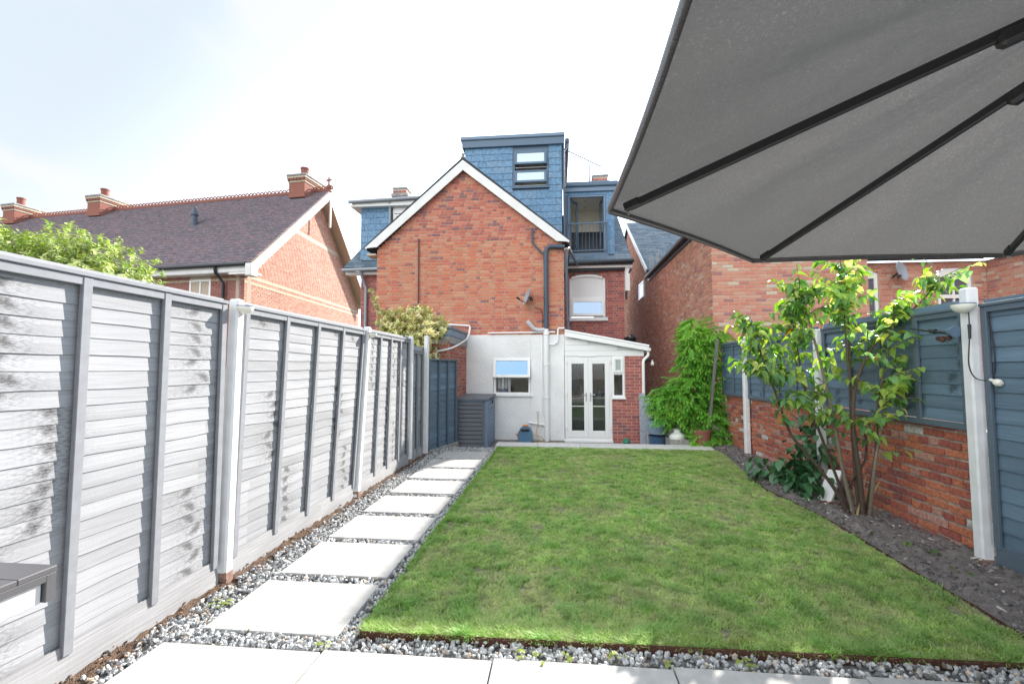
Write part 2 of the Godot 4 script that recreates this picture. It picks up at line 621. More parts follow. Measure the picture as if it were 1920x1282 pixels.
# o: lower left corner of the face; span(y) gives the stretches [from, to] along ux that bricks fill at that height
func brickwork(parent: Node3D, o: Vector3, ux: Vector3, nrm: Vector3, h: float, span: Callable, pal: Array, single: int, bond := 1, old := false, low := -9.0, pal_of = null):
	var g := Geo.new()
	g.box(Vector3(0, 0, -0.02), Vector3(0.215, 0.060 if old else 0.0635, 0.04), 0.006 if old else 0.003)
	var mesh := g.mesh()
	var all := []
	var row := 0
	var y := 0.0375
	var wob := 0.006 if old else 0.0015
	while y < h:
		var head := bond == 2 and row % 4 == 3
		for s in span.call(y):
			var k := 0
			var x: float = s[0] - (0.1125 if row % 2 == 1 else 0.0) * (0.5 if head else 1.0)
			if bond == 1 and row % 2 == 1:
				x = s[0] - 0.05625
			while x < s[1] - 0.01:
				var len := 0.1125 if head or (bond == 1 and (k + row) % 2 == 1) else 0.225
				var a := maxf(x, s[0])
				var b := minf(x + len, s[1])
				if b - a > 0.035:
					var p := pal
					if pal_of != null:
						p = pal_of.call((a + b) / 2, y)
					var sc := (b - a - (0.016 if old else 0.0135)) / 0.215
					var bs := Basis((ux if ux.cross(Vector3.UP).dot(nrm) > 0 else -ux) * sc, Vector3.UP * r(1.0 - wob * 4, 1.0 + wob * 2), nrm)
					if old:
						bs = bs.rotated(nrm, r(-0.012, 0.012)).rotated(Vector3.UP, r(-0.015, 0.015))
					var at := o + ux * (a + b) / 2 + Vector3.UP * (y + r(-wob, wob)) + nrm * r(0.0, 0.004 if not old else 0.007)
					all.append([EYE.distance_squared_to(at) if at.y > low else 1e9, Transform3D(bs, at), pick(p), p])
				x += len
				k += 1
		y += 0.075
		row += 1
	if single > 0:
		all.sort_custom(func(a, b): return a[0] < b[0])
	var tfs := []
	var cols := []
	for i in all.size():
		var c: Color = all[i][3][all[i][2]][0]
		if i < single:
			put("brick", mesh, brick_material(c, old), parent, all[i][1])
		else:
			var k := r(0.93, 1.07)
			tfs.append(all[i][1])
			cols.append(Color(c.r * k, c.g * k, c.b * k))
	if tfs.size():
		many("brickwork", mesh, M.old_brick_copy if old else M.brick_copy, tfs, cols, parent)


# thin pieces laid in courses: up runs up the slope; each leans out at its foot
func shingles(parent: Node3D, called: String, o: Vector3, ux: Vector3, up: Vector3, h: float, gauge: float, widths: Array, span: Callable, mats: Array, single: bool, thick := 0.007, rough_edge := 0.0, pal := []):
	var nrm := ux.cross(up).normalized()
	var g := Geo.new()
	g.box(Vector3(0, 0, 0), Vector3(1, gauge * 1.3, thick))
	var mesh := g.mesh()
	var tilt := Basis(ux, up, nrm).rotated(ux, -thick * 0.95 / gauge)
	var tfs := []
	var cols := []
	var row := 0
	var y := 0.0
	while y < h:
		for s in span.call(y + gauge * 0.5):
			var x: float = s[0] - (widths[0] * 0.5 if row % 2 == 1 else 0.0)
			while x < s[1]:
				var w: float = widths[rng.randi() % widths.size()]
				var a := maxf(x, s[0])
				var b := minf(x + w, s[1])
				if b - a > 0.03:
					var bs := Basis(tilt.x * (b - a - 0.007), tilt.y, tilt.z)
					if rough_edge > 0:
						bs = bs.rotated(nrm, r(-0.025, 0.025) * rough_edge)
					var at := o + ux * (a + b) / 2 + up * (y + gauge * 0.62 + r(-1, 1) * rough_edge * 0.008) + nrm * (thick * 1.2 + r(0, 0.002))
					var tf := Transform3D(bs, at)
					if single:
						put(called, mesh, mats[rng.randi() % mats.size()], parent, tf)
					else:
						tfs.append(tf)
						var c: Color = pal[pick(pal)][0]
						var k := r(0.9, 1.1) * (1.09 if row % 2 == 0 else 0.91)  # alternate courses tinted lighter and darker to imitate shadow lines between them
						cols.append(Color(c.r * k, c.g * k, c.b * k))
				x += w
		y += gauge
		row += 1
	if tfs.size():
		many(called + "s", mesh, M.tile_copy, tfs, cols, parent)


# a window or door frame: outer rectangle in the plane z, profile w wide, d deep
func frame(g: Geo, x0: float, x1: float, y0: float, y1: float, z: float, w: float, d: float, b := 0.006):
	g.lim(x0, x0 + w, y0, y1, z - d, z, b)
	g.lim(x1 - w, x1, y0, y1, z - d, z, b)
	g.lim(x0 + w, x1 - w, y0, y0 + w, z - d, z - 0.002, b)
	g.lim(x0 + w, x1 - w, y1 - w, y1, z - d, z - 0.002, b)


# an inner room behind an opening, its open side to the garden
func room(parent: Node3D, x0: float, x1: float, y0: float, y1: float, z0: float, z1: float, wall: Material, floor_m: Material, ceil_m: Material):
	var t := 0.06
	var g := Geo.new()
	g.lim(x0 - t, x0, y0, y1, z1, z0)
	g.lim(x1, x1 + t, y0, y1, z1, z0)
	g.lim(x0 - t, x1 + t, y0, y1, z1 - t, z1)
	obj("room_wall", g, wall, parent)
	g = Geo.new()
	g.lim(x0 - t, x1 + t, y0 - t, y0, z1 - t, z0)
	obj("room_floor", g, floor_m, parent)
	g = Geo.new()
	g.lim(x0 - t, x1 + t, y1, y1 + t, z1 - t, z0)
	obj("room_ceiling", g, ceil_m, parent)


# ------------------------------------------------------------------ ground
var lawn_poly := PackedVector2Array([Vector2(-1.09, -2.53), Vector2(2.47, -2.59), Vector2(2.52, -2.84), Vector2(2.54, -3.2), Vector2(2.54, -3.6), Vector2(2.57, -4.1), Vector2(2.6, -4.7), Vector2(2.57, -5.3), Vector2(2.5, -5.9), Vector2(2.6, -6.7), Vector2(2.75, -7.5), Vector2(2.82, -8.1), Vector2(2.86, -8.63), Vector2(-1.14, -8.63)])
var slabs := []


func build_ground():
	var g := Geo.new()
	g.lim(-120, 120, -0.6, -0.32, -160, 60)
	structure(obj("ground", g, M.earth))
	# raised garden soil under lawn, path and beds
	g = Geo.new()
	g.lim(-2.45, 3.35, -0.4, -0.012, -8.62, 3.0)
	structure(obj("garden_base", g, M.gravel_base))
	# lawn turf
	g = Geo.new()
	var p := PackedVector2Array()
	for q in lawn_poly:
		p.append(Vector2(q.x, -q.y))
	g.prism(p, 0.05, Transform3D(Basis(Vector3(1, 0, 0), Vector3(0, 0, -1), Vector3(0, 1, 0)), Vector3(0, 0.018, 0)))
	structure(obj("lawn", g, M.turf))
	# stepping slab path
	var path := structure(node("path", Vector3(-1.6, 0, -5)), "row of pale stepping slabs set in grey gravel")
	var near := [2.49, 3.20, 3.90, 4.62, 5.36, 6.08, 6.80, 7.50]
	for i in near.size():
		var z0: float = near[i]
		slabs.append(Rect2(-2.01 + r(-0.015, 0.015), -z0 - 0.6, 0.80 + r(-0.01, 0.01), 0.6))
		var q: Rect2 = slabs[-1]
		g = Geo.new()
		g.lim(q.position.x + 1.6, q.end.x + 1.6, -0.03, 0.022 + r(0, 0.004), q.position.y + 5, q.end.y + 5, 0.004)
		obj("slab", g, tint(M.slab, r(0.97, 1.03)), path)
	# patio
	var patio := structure(node("patio", Vector3(0, 0, -1.5)), "pale large-format patio paving at the near end of the garden")
	for row in 2:
		for k in 6:
			var x0 := -2.13 + k * 0.897 - row * 0.0
			var za := -2.37 + 0.6 * row - 0.02 * k + 0.02
			g = Geo.new()
			g.lim(x0 + 0.004, x0 + 0.893, -0.03, 0.022, za + 1.5, za + 0.594 + 1.5, 0.004)
			obj("slab", g, tint(M.slab, r(0.98, 1.03)), patio)
	for row in 8:
		for k in 6:
			var x0 := -2.13 + k * 0.897
			var za := -1.17 + 0.6 * row
			g = Geo.new()
			g.lim(x0 + 0.004, x0 + 0.893, -0.03, 0.022, za + 1.5, za + 0.594 + 1.5, 0.004)
			obj("slab", g, M.slab, patio)
	# planting bed: rough dark soil along the brick wall
	g = Geo.new()
	var n := FastNoiseLite.new()
	n.seed = 8
	n.frequency = 2.2
	n.fractal_octaves = 4
	var rows := []
	for i in 130:
		var z := -2.5 - i * 0.052
		var ed := lawn_edge(z)
		var row := []
		for j in 24:
			var f := j / 23.0
			var x := lerpf(ed - 0.02, 3.36, f)
			row.append(Vector3(x, 0.012 + 0.05 * smoothstep(0.0, 0.25, f) + (0.05 * n.get_noise_2d(x * 2.4, z * 2.4) + 0.035 * n.get_noise_2d(x * 9, z * 9)) * smoothstep(0, 0.15, f), z))
		rows.append(row)
	g.sheet(rows, Vector3.UP)
	structure(obj("planting_bed", g, M.soil))
	# brown earth strip at the foot of the left fence
	g = Geo.new()
	rows = []
	for i in 150:
		var z := -1.6 - i * 0.045
		var row := []
		for j in 9:
			var f := j / 8.0
			var x := lerpf(-2.42, -2.24, f)
			row.append(Vector3(x, 0.045 - 0.055 * f + 0.03 * n.get_noise_2d(x * 4, z * 4) + 0.02 * n.get_noise_2d(x * 14, z * 14), z))
		rows.append(row)
	g.sheet(rows, Vector3.UP)
	structure(obj("soil_strip", g, M.brown_soil))
	# terrace by the house, lower than the lawn, and its edging
	g = Geo.new()
	g.lim(-3.6, 3.39, -0.5, -0.275, -14.2, -8.6)
	structure(obj("terrace", g, M.concrete))
	var e := node("retaining_edge", Vector3(0.9, 0, -8.7))
	g = Geo.new()
	g.lim(-2.06, 2.0, -0.3, 0.005, -0.10, 0.06, 0.008)
	obj("timber_sleeper", g, mat(Color(0.06, 0.035, 0.025), 0.9, T.blotch, 3.0, T.rough, 1.5), e)
	for k in 5:
		g = Geo.new()
		g.lim(-2.08 + k * 0.80, -1.285 + k * 0.80, 0.008, 0.055 + r(0, 0.004), -0.33, 0.085, 0.006)
		obj("coping_slab", g, tint(M.slab, r(1.3, 1.45)), e)
	tag(e, "low timber and pale stone edging between the lawn and the house terrace", "garden edging")
	# rusted steel edging round the lawn
	e = node("lawn_edging", Vector3(0, 0, -2.5))
	var xs := [-1.1, 0.05, 1.25, 2.5, 3.3]
	for k in 4:
		g = Geo.new()
		var h1 := 0.036 + r(0.0, 0.008)
		add_bar(g, Vector3(xs[k], h1 - 0.04, -0.018 - 0.017 * (xs[k] + 1.1)), Vector3(xs[k + 1] - 0.006, h1 - 0.04, -0.018 - 0.017 * (xs[k + 1] + 1.1)), 0.004, 0.08, 0.0)
		obj("edging_strip", g, M.rust, e)
	for k in range(2, 9):
		var a := lawn_poly[k]
		var b := lawn_poly[k + 1]
		var gg := bar(Vector3(a.x + 0.02, 0.01, a.y + 2.5), Vector3(b.x + 0.02, 0.012, b.y + 2.5), 0.005, 0.05, 0.0)
		obj("edging_strip", gg, M.rust, e)
	tag(e, "rust brown steel edging strip round the lawn", "lawn edging")


func lawn_edge(z: float) -> float:
	for k in range(1, 12):
		var a := lawn_poly[k]
		var b := lawn_poly[k + 1]
		if z <= a.y and z >= b.y:
			return lerpf(a.x, b.x, (z - a.y) / (b.y - a.y))
	return 2.47 if z > -3.0 else 2.86


# ------------------------------------------------------------------ the brick house at the end of the garden
func build_house():
	var h := node("brick_house", Vector3(-2.2, -0.27, -11.2))
	tag(h, "tall red brick semi-detached house with white gable boards and blue slate dormers", "house")
	var O := -h.position   # parts are written in world metres and shifted
	var g := Geo.new()
	var ZW := -11.2
	# rear wing walls round the kitchen window, gable triangle above
	g.lim(-4.62, -1.58, -0.3, 4.55, ZW - 0.3, ZW - 0.006)
	g.lim(-0.65, 0.175, -0.3, 4.55, ZW - 0.3, ZW - 0.006)
	g.lim(-1.58, -0.65, -0.3, 0.86, ZW - 0.3, ZW - 0.006)
	g.lim(-1.58, -0.65, 1.76, 4.55, ZW - 0.3, ZW - 0.006)
	g.prism(PackedVector2Array([Vector2(-4.62, 4.553), Vector2(0.175, 4.553), Vector2(-2.36, 6.62)]), 0.29, Transform3D(Basis(), Vector3(0, 0, ZW - 0.006)))
	g.lim(-4.62, -4.32, -0.3, 4.55, -15.0, ZW - 0.303)
	g.lim(-0.11, 0.169, -0.3, 4.6, -14.0, ZW - 0.303)
	shifted(h, O, "wall", g, M.mortar)
	var wing := node("rear_wing_brickwork", O, h)
	var gable_span := func(y: float) -> Array:
		var t := clampf((y - 0.3 - 4.5) / 2.10, 0.0, 1.0)
		var Y := y - 0.3
		var a := 0.0
		var b := 4.795
		if Y > 4.5:
			var f := (6.60 - Y) / 2.05
			a = maxf(0.0, 2.26 - 2.30 * f)
			b = minf(4.795, 2.26 + 2.58 * f)
			if Y > 6.57:
				return []
			return [[a, b]]
		if Y < 2.31:
			return [[0.0, 2.36]] if Y < 2.29 else [[0.0, 4.795]]
		return [[a, b]]
	var gable_pal := func(x: float, y: float) -> Array:
		return RED if y - 0.3 > 4.72 or (y < 3.4 and rng.randf() < 0.35) else ORANGE
	brickwork(wing, Vector3(-4.62, -0.3, ZW), Vector3.RIGHT, Vector3.BACK, 7.0, gable_span, ORANGE, 300, 1, false, 2.6, gable_pal)
	# right return of the wing
	brickwork(wing, Vector3(0.175, -0.3, ZW), Vector3.FORWARD, Vector3.RIGHT, 4.85, func(_y): return [[0.0, 2.8]], ORANGE, 0)
	# painted ground floor
	g = Geo.new()
	g.lim(-2.26, -1.58, -0.235, 2.34, ZW - 0.002, ZW + 0.022, 0.004)
	g.lim(-0.65, 0.172, -0.235, 2.34, ZW - 0.002, ZW + 0.022, 0.004)
	g.lim(-1.578, -0.652, -0.235, 0.86, ZW - 0.002, ZW + 0.022, 0.002)
	g.lim(-1.578, -0.652, 1.76, 2.34, ZW - 0.002, ZW + 0.022, 0.002)
	shifted(h, O, "painted_wall", g, M.render_white)
	# kitchen window: open top light over a fixed pane
	var kw := node("window", O, h)
	g = Geo.new()
	frame(g, -1.575, -0.655, 0.865, 1.755, ZW - 0.02, 0.055, 0.07)
	g.lim(-1.52, -0.71, 1.285, 1.335, ZW - 0.09, ZW - 0.021, 0.005)
	obj("frame", g, M.upvc, kw)
	g = Geo.new()
	g.lim(-1.62, -0.61, 0.825, 0.865, ZW - 0.03, ZW + 0.075, 0.006)
	obj("sill", g, M.upvc, kw)
	var sash := Transform3D(Basis(Vector3.RIGHT, -0.20), Vector3(0, 1.765, ZW + 0.035))
	g = Geo.new()
	g.x = sash
	frame(g, -1.575, -0.655, -0.485, 0.0, 0.0, 0.07, 0.05)
	g.lim(-1.15, -1.08, -0.44, -0.425, -0.06, -0.03)
	obj("top_sash", g, M.upvc, kw)
	g = Geo.new()
	g.x = sash
	g.lim(-1.505, -0.725, -0.415, -0.07, -0.03, -0.02)
	obj("top_pane", g, M.blue_reflection_pane, kw)
	g = Geo.new()
	g.lim(-1.52, -0.71, 0.92, 1.285, ZW - 0.06, ZW - 0.052)
	obj("pane", g, M.glass, kw)
	g = Geo.new()   # what stands inside on the window board
	for k in 4:
		g.lim(-1.49 + k * 0.085, -1.425 + k * 0.085, 0.92, 1.30, ZW - 0.22, ZW - 0.212)
	obj("vertical_blind", g, M.blind, kw)
	g = Geo.new()
	g.lathe([Vector2(0.06, 0.0), Vector2(0.11, 0.03), Vector2(0.13, 0.09), Vector2(0.12, 0.09)], 14, Transform3D(Basis(), Vector3(-1.36, 0.915, ZW - 0.17)))
	obj("bowl", g, M.anthracite, kw)
	room(h, 2.2 - 2.0, 2.2 - 0.35, 0.27 - 0.2, 0.27 + 2.2, -0.305, -2.2, M.plaster, M.dark_room, M.plaster_white)
	# gable roof and boards
	var ap := Vector3(-2.36, 6.83, 0)
	var le := Vector3(-4.92, 4.58, 0)
	var re := Vector3(0.34, 4.62, 0)
	for q in [le, re]:
		g = Geo.new()
		var mid := Vector3(0, 0, -12.9)
		add_bar(g, q + mid, ap + mid, 3.65, 0.07, 0.0, Vector3(0, 0, 1).cross(ap - q).normalized() * (1 if q == le else -1))
		shifted(h, O, "roof", g, M.roof_under)
	g = Geo.new()
	for q in [[le, 1.0], [re, -1.0]]:
		var e: Vector3 = q[0]
		var dir := (ap - e).normalized()
		var dn := Vector3(dir.y * q[1], -absf(dir.x), 0)
		var tip := ap + Vector3(0, -0.035, 0)
		var poly := PackedVector2Array()
		for w in [e + dir * 0.02, tip, tip - Vector3(0, 0.20 / absf(dir.x), 0), e + dir * 0.27 + dn * 0.20, e + dir * 0.27 + dn * 0.20 + Vector3(-0.27 * q[1], -0.02, 0) , e + dir * 0.02 + dn * 0.06]:
			poly.append(Vector2(w.x, w.y))
		g.prism(poly, 0.03, Transform3D(Basis(), Vector3(0, 0, ZW + (0.13 if q[1] > 0 else 0.127))))
	shifted(h, O, "bargeboard", g, M.white_paint)
	g = Geo.new()
	g.lim(-4.86, -4.625, 4.40, 4.45, ZW - 0.3, ZW + 0.098)
	g.lim(0.18, 0.30, 4.42, 4.47, ZW - 2.6, ZW + 0.095)
	shifted(h, O, "soffit", g, M.warm_lit_soffit)
	g = Geo.new()
	g.lathe([Vector2(0.05, 0), Vector2(0.06, 0.05), Vector2(0.03, 0.09), Vector2(0.05, 0.14), Vector2(0.0, 0.17)], 10, Transform3D(Basis(), Vector3(-2.37, 6.84, ZW + 0.05)))
	shifted(h, O, "ridge_finial", g, M.concrete)
	# main rear wall with the arched sash window
	g = Geo.new()
	g.lim(-6.3, -4.4, -0.3, 4.55, -14.3, -14.006)
	g.lim(0.18, 0.39, -0.3, 4.55, -14.3, -14.006)
	g.lim(1.48, 2.05, -0.3, 4.55, -14.3, -14.006)
	g.lim(0.39, 1.48, -0.3, 3.03, -14.3, -14.006)
	g.lim(0.39, 1.48, 4.42, 4.55, -14.3, -14.006)
	g.lim(1.75, 2.044, -0.3, 4.55, -22.0, -14.303)
	g.lim(-6.29, -6.0, -0.3, 4.55, -22.0, -14.303)
	shifted(h, O, "wall", g, M.mortar_dark)
	var rear := node("rear_brickwork", O, h)
	var arch := func(y: float) -> Array:
		var Y := y - 0.3
		if Y < 3.03 or Y > 4.42:
			return [[0.0, 1.87]]
		var c := 0.0 if Y < 4.25 else (Y - 4.25) * 1.4
		return [[0.0, 0.21 + c], [1.30 - c, 1.87]]
	brickwork(rear, Vector3(0.18, -0.3, -14.0), Vector3.RIGHT, Vector3.BACK, 4.85, arch, PURPLE, 200, 1, false, 2.2)
	brickwork(rear, Vector3(-6.3, -0.3, -14.0), Vector3.RIGHT, Vector3.BACK, 4.85, func(_y): return [[0.0, 1.7]], PURPLE, 0)
	brickwork(rear, Vector3(2.05, -0.3, -14.0), Vector3.FORWARD, Vector3.RIGHT, 4.85, func(_y): return [[0.0, 8.0]], ORANGE, 0)
	var aw := node("arched_window", O, h)
	g = Geo.new()
	var zf := -14.05
	var arc := PackedVector2Array([Vector2(0.39, 3.1), Vector2(1.48, 3.1)])
	for k in 9:
		var a := lerpf(0.0, PI, k / 8.0)
		arc.append(Vector2(0.935 + 0.545 * cos(a), 4.26 + 0.14 * sin(a)))
	g.prism(arc, 0.05, Transform3D(Basis(), Vector3(0, 0, zf - 0.05)))
	obj("blind", g, M.blind, aw)
	g = Geo.new()
	g.lim(0.39, 0.45, 3.08, 4.26, zf - 0.05, zf, 0.006)
	g.lim(1.42, 1.48, 3.08, 4.26, zf - 0.05, zf, 0.006)
	g.lim(0.45, 1.42, 3.56, 3.70, zf - 0.05, zf + 0.012, 0.006)
	for k in 8:
		var a := PI * k / 8.0
		var b := PI * (k + 1) / 8.0
		add_bar(g, Vector3(0.935 + 0.52 * cos(a), 4.245 + 0.13 * sin(a), zf - 0.02), Vector3(0.935 + 0.52 * cos(b), 4.245 + 0.13 * sin(b), zf - 0.02), 0.07, 0.06, 0.0, Vector3.BACK)
	frame(g, 0.44, 1.44, 3.12, 3.62, zf + 0.045, 0.07, 0.05)
	obj("frame", g, M.upvc, aw)
	g = Geo.new()
	g.lim(0.51, 1.37, 3.19, 3.55, zf + 0.01, zf + 0.02)
	obj("pane", g, M.sky_reflection_pane, aw)
	g = Geo.new()
	g.lim(0.33, 1.54, 2.955, 3.06, -14.1, -13.9, 0.008)
	obj("sill", g, M.white_paint, aw)
	# main roof, its eaves and gutters
	var rpitch := atan2(3.25, 4.3)
	g = Geo.new()
	for q in [[0.3, 2.27], [-6.75, -4.35]]:
		var a0 := Vector3((q[0] + q[1]) / 2, 4.66, -13.72)
		add_bar(g, a0, a0 + Vector3(0, 3.25, -4.3), q[1] - q[0], 0.09, 0.0)
		add_bar(g, a0 + Vector3(0, 3.25, -4.3), a0 + Vector3(0, 0, -8.6), q[1] - q[0], 0.09, 0.0)
	g.lim(-4.35, 0.3, 4.5, 7.5, -18.3, -17.6)
	shifted(h, O, "roof", g, M.roof_under)
	var rs := node("roof_slates", O, h)
	shingles(rs, "slate", Vector3(0.32, 4.70, -13.70), Vector3.RIGHT, Vector3(0, sin(rpitch), -cos(rpitch)), 5.3, 0.2, [0.3, 0.34], func(y): return [[0.0, 1.94]] if y < 0.45 else [[1.44, 1.94]], M.old_slate, true, 0.008, 0.8)
	shingles(rs, "slate", Vector3(-6.75, 4.70, -13.70), Vector3.RIGHT, Vector3(0, sin(rpitch), -cos(rpitch)), 5.3, 0.2, [0.3, 0.34], func(y): return [[0.0, 2.2]] if y < 0.4 else [[0.0, 0.42]], M.old_slate, true, 0.008, 0.8)
	g = Geo.new()
	g.lim(0.2, 2.27, 4.56, 4.68, -14.0, -13.80, 0.004)
	g.lim(-6.73, -4.63, 4.50, 4.60, -14.0, -13.80, 0.004)
	g.lim(2.06, 2.20, 3.85, 4.56, -14.0, -13.86, 0.01)
	shifted(h, O, "fascia", g, M.white_paint)
	g = Geo.new()
	g.tube([Vector3(0.28, 4.68, -13.68), Vector3(2.30, 4.73, -13.68)], 0.055, 0.055, 10)
	g.tube([Vector3(0.25, 4.50, -13.92), Vector3(2.10, 4.53, -13.92)], 0.05, 0.05, 10)
	g.tube([Vector3(2.24, 4.52, -13.85), Vector3(2.10, 4.25, -13.93), Vector3(2.09, 3.6, -13.93)], 0.035, 0.035, 8)
	shifted(h, O, "gutter", g, M.black_plastic)
	g = Geo.new()
	g.tube([Vector3(-6.78, 4.62, -13.66), Vector3(-4.62, 4.66, -13.66)], 0.055, 0.055, 10)
	g.tube([Vector3(-6.2, 4.60, -13.68), Vector3(-6.14, 4.25, -13.85), Vector3(-6.10, 4.1, -13.93), Vector3(-6.10, -0.2, -13.93)], 0.045, 0.045, 10)
	shifted(h, O, "gutter", g, M.grey_pipe)
	build_tower(h, O)
	build_dormers(h, O)
	# chimneys
	for c in [[-5.85, 8.25, 0.27, -16.2], [1.58, 8.42, 0.27, -16.2]]:
		var ch := node("chimney", O, h)
		g = Geo.new()
		g.lim(c[0] - c[2] + 0.01, c[0] + c[2] - 0.01, 5.8, c[1], c[3] - 0.5, c[3])
		obj("stack", g, M.mortar, ch)
		brickwork(ch, Vector3(c[0] - c[2], 7.2, c[3] + 0.006), Vector3.RIGHT, Vector3.BACK, c[1] - 7.2 - 0.1, func(_y): return [[0.0, 0.54]], RED, 0)
		g = Geo.new()
		g.lim(c[0] - c[2] - 0.05, c[0] + c[2] + 0.05, c[1] - 0.3, c[1] - 0.18, c[3] - 0.55, c[3] + 0.05, 0.01)
		g.lim(c[0] - c[2] - 0.02, c[0] + c[2] + 0.02, c[1] - 0.02, c[1] + 0.06, c[3] - 0.52, c[3] + 0.02, 0.02)
		obj("cap", g, M.render_grey, ch)
	build_house_pipes(h, O)


func build_tower(h: Node3D, O: Vector3):
	var t := node("slate_dormer", O, h)
	var z := -13.5
	var g := Geo.new()
	g.lim(-2.80, -1.30, 4.6, 8.35, z - 0.3, z)
	g.lim(-0.24, 0.17, 4.6, 8.35, z - 0.3, z)
	g.lim(-1.30, -0.24, 4.6, 6.98, z - 0.3, z)
	g.lim(-1.30, -0.24, 8.17, 8.35, z - 0.3, z)
	g.lim(0.0, 0.17, 4.6, 8.35, -17.6, z - 0.303)
	g.lim(-2.80, -2.6, 4.6, 8.35, -17.6, z - 0.303)
	obj("cheek", g, M.anthracite, t)
	var sp := func(y: float) -> Array:
		var Y := y + 4.8
		if Y > 6.93 and Y < 8.2:
			return [[0.0, 1.48], [2.57, 2.97]]
		return [[0.0, 2.97]]
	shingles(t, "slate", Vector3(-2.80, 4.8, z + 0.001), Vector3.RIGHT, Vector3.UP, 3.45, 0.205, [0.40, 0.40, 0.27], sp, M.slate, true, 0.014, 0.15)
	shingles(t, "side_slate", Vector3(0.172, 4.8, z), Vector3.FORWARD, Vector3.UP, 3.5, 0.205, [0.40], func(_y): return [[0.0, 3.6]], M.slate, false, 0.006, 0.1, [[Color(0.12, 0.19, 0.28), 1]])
	g = Geo.new()
	g.lim(-2.88, 0.24, 8.28, 8.50, -17.6, z + 0.10, 0.006)
	obj("fascia", g, M.anthracite, t)
	g = Geo.new()
	g.lim(-2.93, 0.26, 8.503, 8.62, -17.6, z + 0.14, 0.02)
	obj("flat_roof", g, M.anthracite_light, t)
	g = Geo.new()
	g.lim(0.27, 0.40, 8.30, 8.46, -17.6, z + 0.08, 0.03)
	g.tube([Vector3(0.34, 8.3, z + 0.03), Vector3(0.30, 8.15, z + 0.05), Vector3(0.23, 8.05, z + 0.06), Vector3(0.235, 6.2, z + 0.06), Vector3(0.24, 5.4, z + 0.06)], 0.034, 0.034, 10)
	obj("gutter", g, M.blue_pipe, t)
	var w := node("dormer_window", O, h)
	g = Geo.new()
	frame(g, -1.30, -0.24, 6.99, 8.17, z + 0.035, 0.05, 0.09)
	g.lim(-1.25, -0.29, 7.46, 7.53, z - 0.05, z + 0.03, 0.004)
	g.lim(-1.34, -0.20, 6.955, 6.988, z - 0.02, z + 0.08, 0.004)
	obj("frame", g, M.anthracite, w)
	for k in 2:
		var y1 := 8.12 - k * 0.60
		var sh := 0.46 if k == 0 else 0.42
		var tf := Transform3D(Basis(Vector3.RIGHT, -0.23), Vector3(0, y1, z + 0.05))
		g = Geo.new()
		g.x = tf
		frame(g, -1.255, -0.285, -sh, 0.0, 0.0, 0.075, 0.04)
		obj("sash", g, M.anthracite, w)
		g = Geo.new()
		g.x = tf
		g.lim(-1.18, -0.36, -sh + 0.075, -0.075, -0.022, -0.012)
		obj("pane", g, M.frosted, w)
		g = Geo.new()
		g.lim(-1.24, -0.30, y1 - sh - 0.055, y1 - sh - 0.035, z - 0.02, z + 0.02)
		obj("stay_bar", g, M.upvc_grey, w)
	g = Geo.new()
	g.lim(-1.28, -0.26, 7.0, 8.16, z - 0.6, z - 0.55)
	obj("room_wall", g, M.plaster, w)


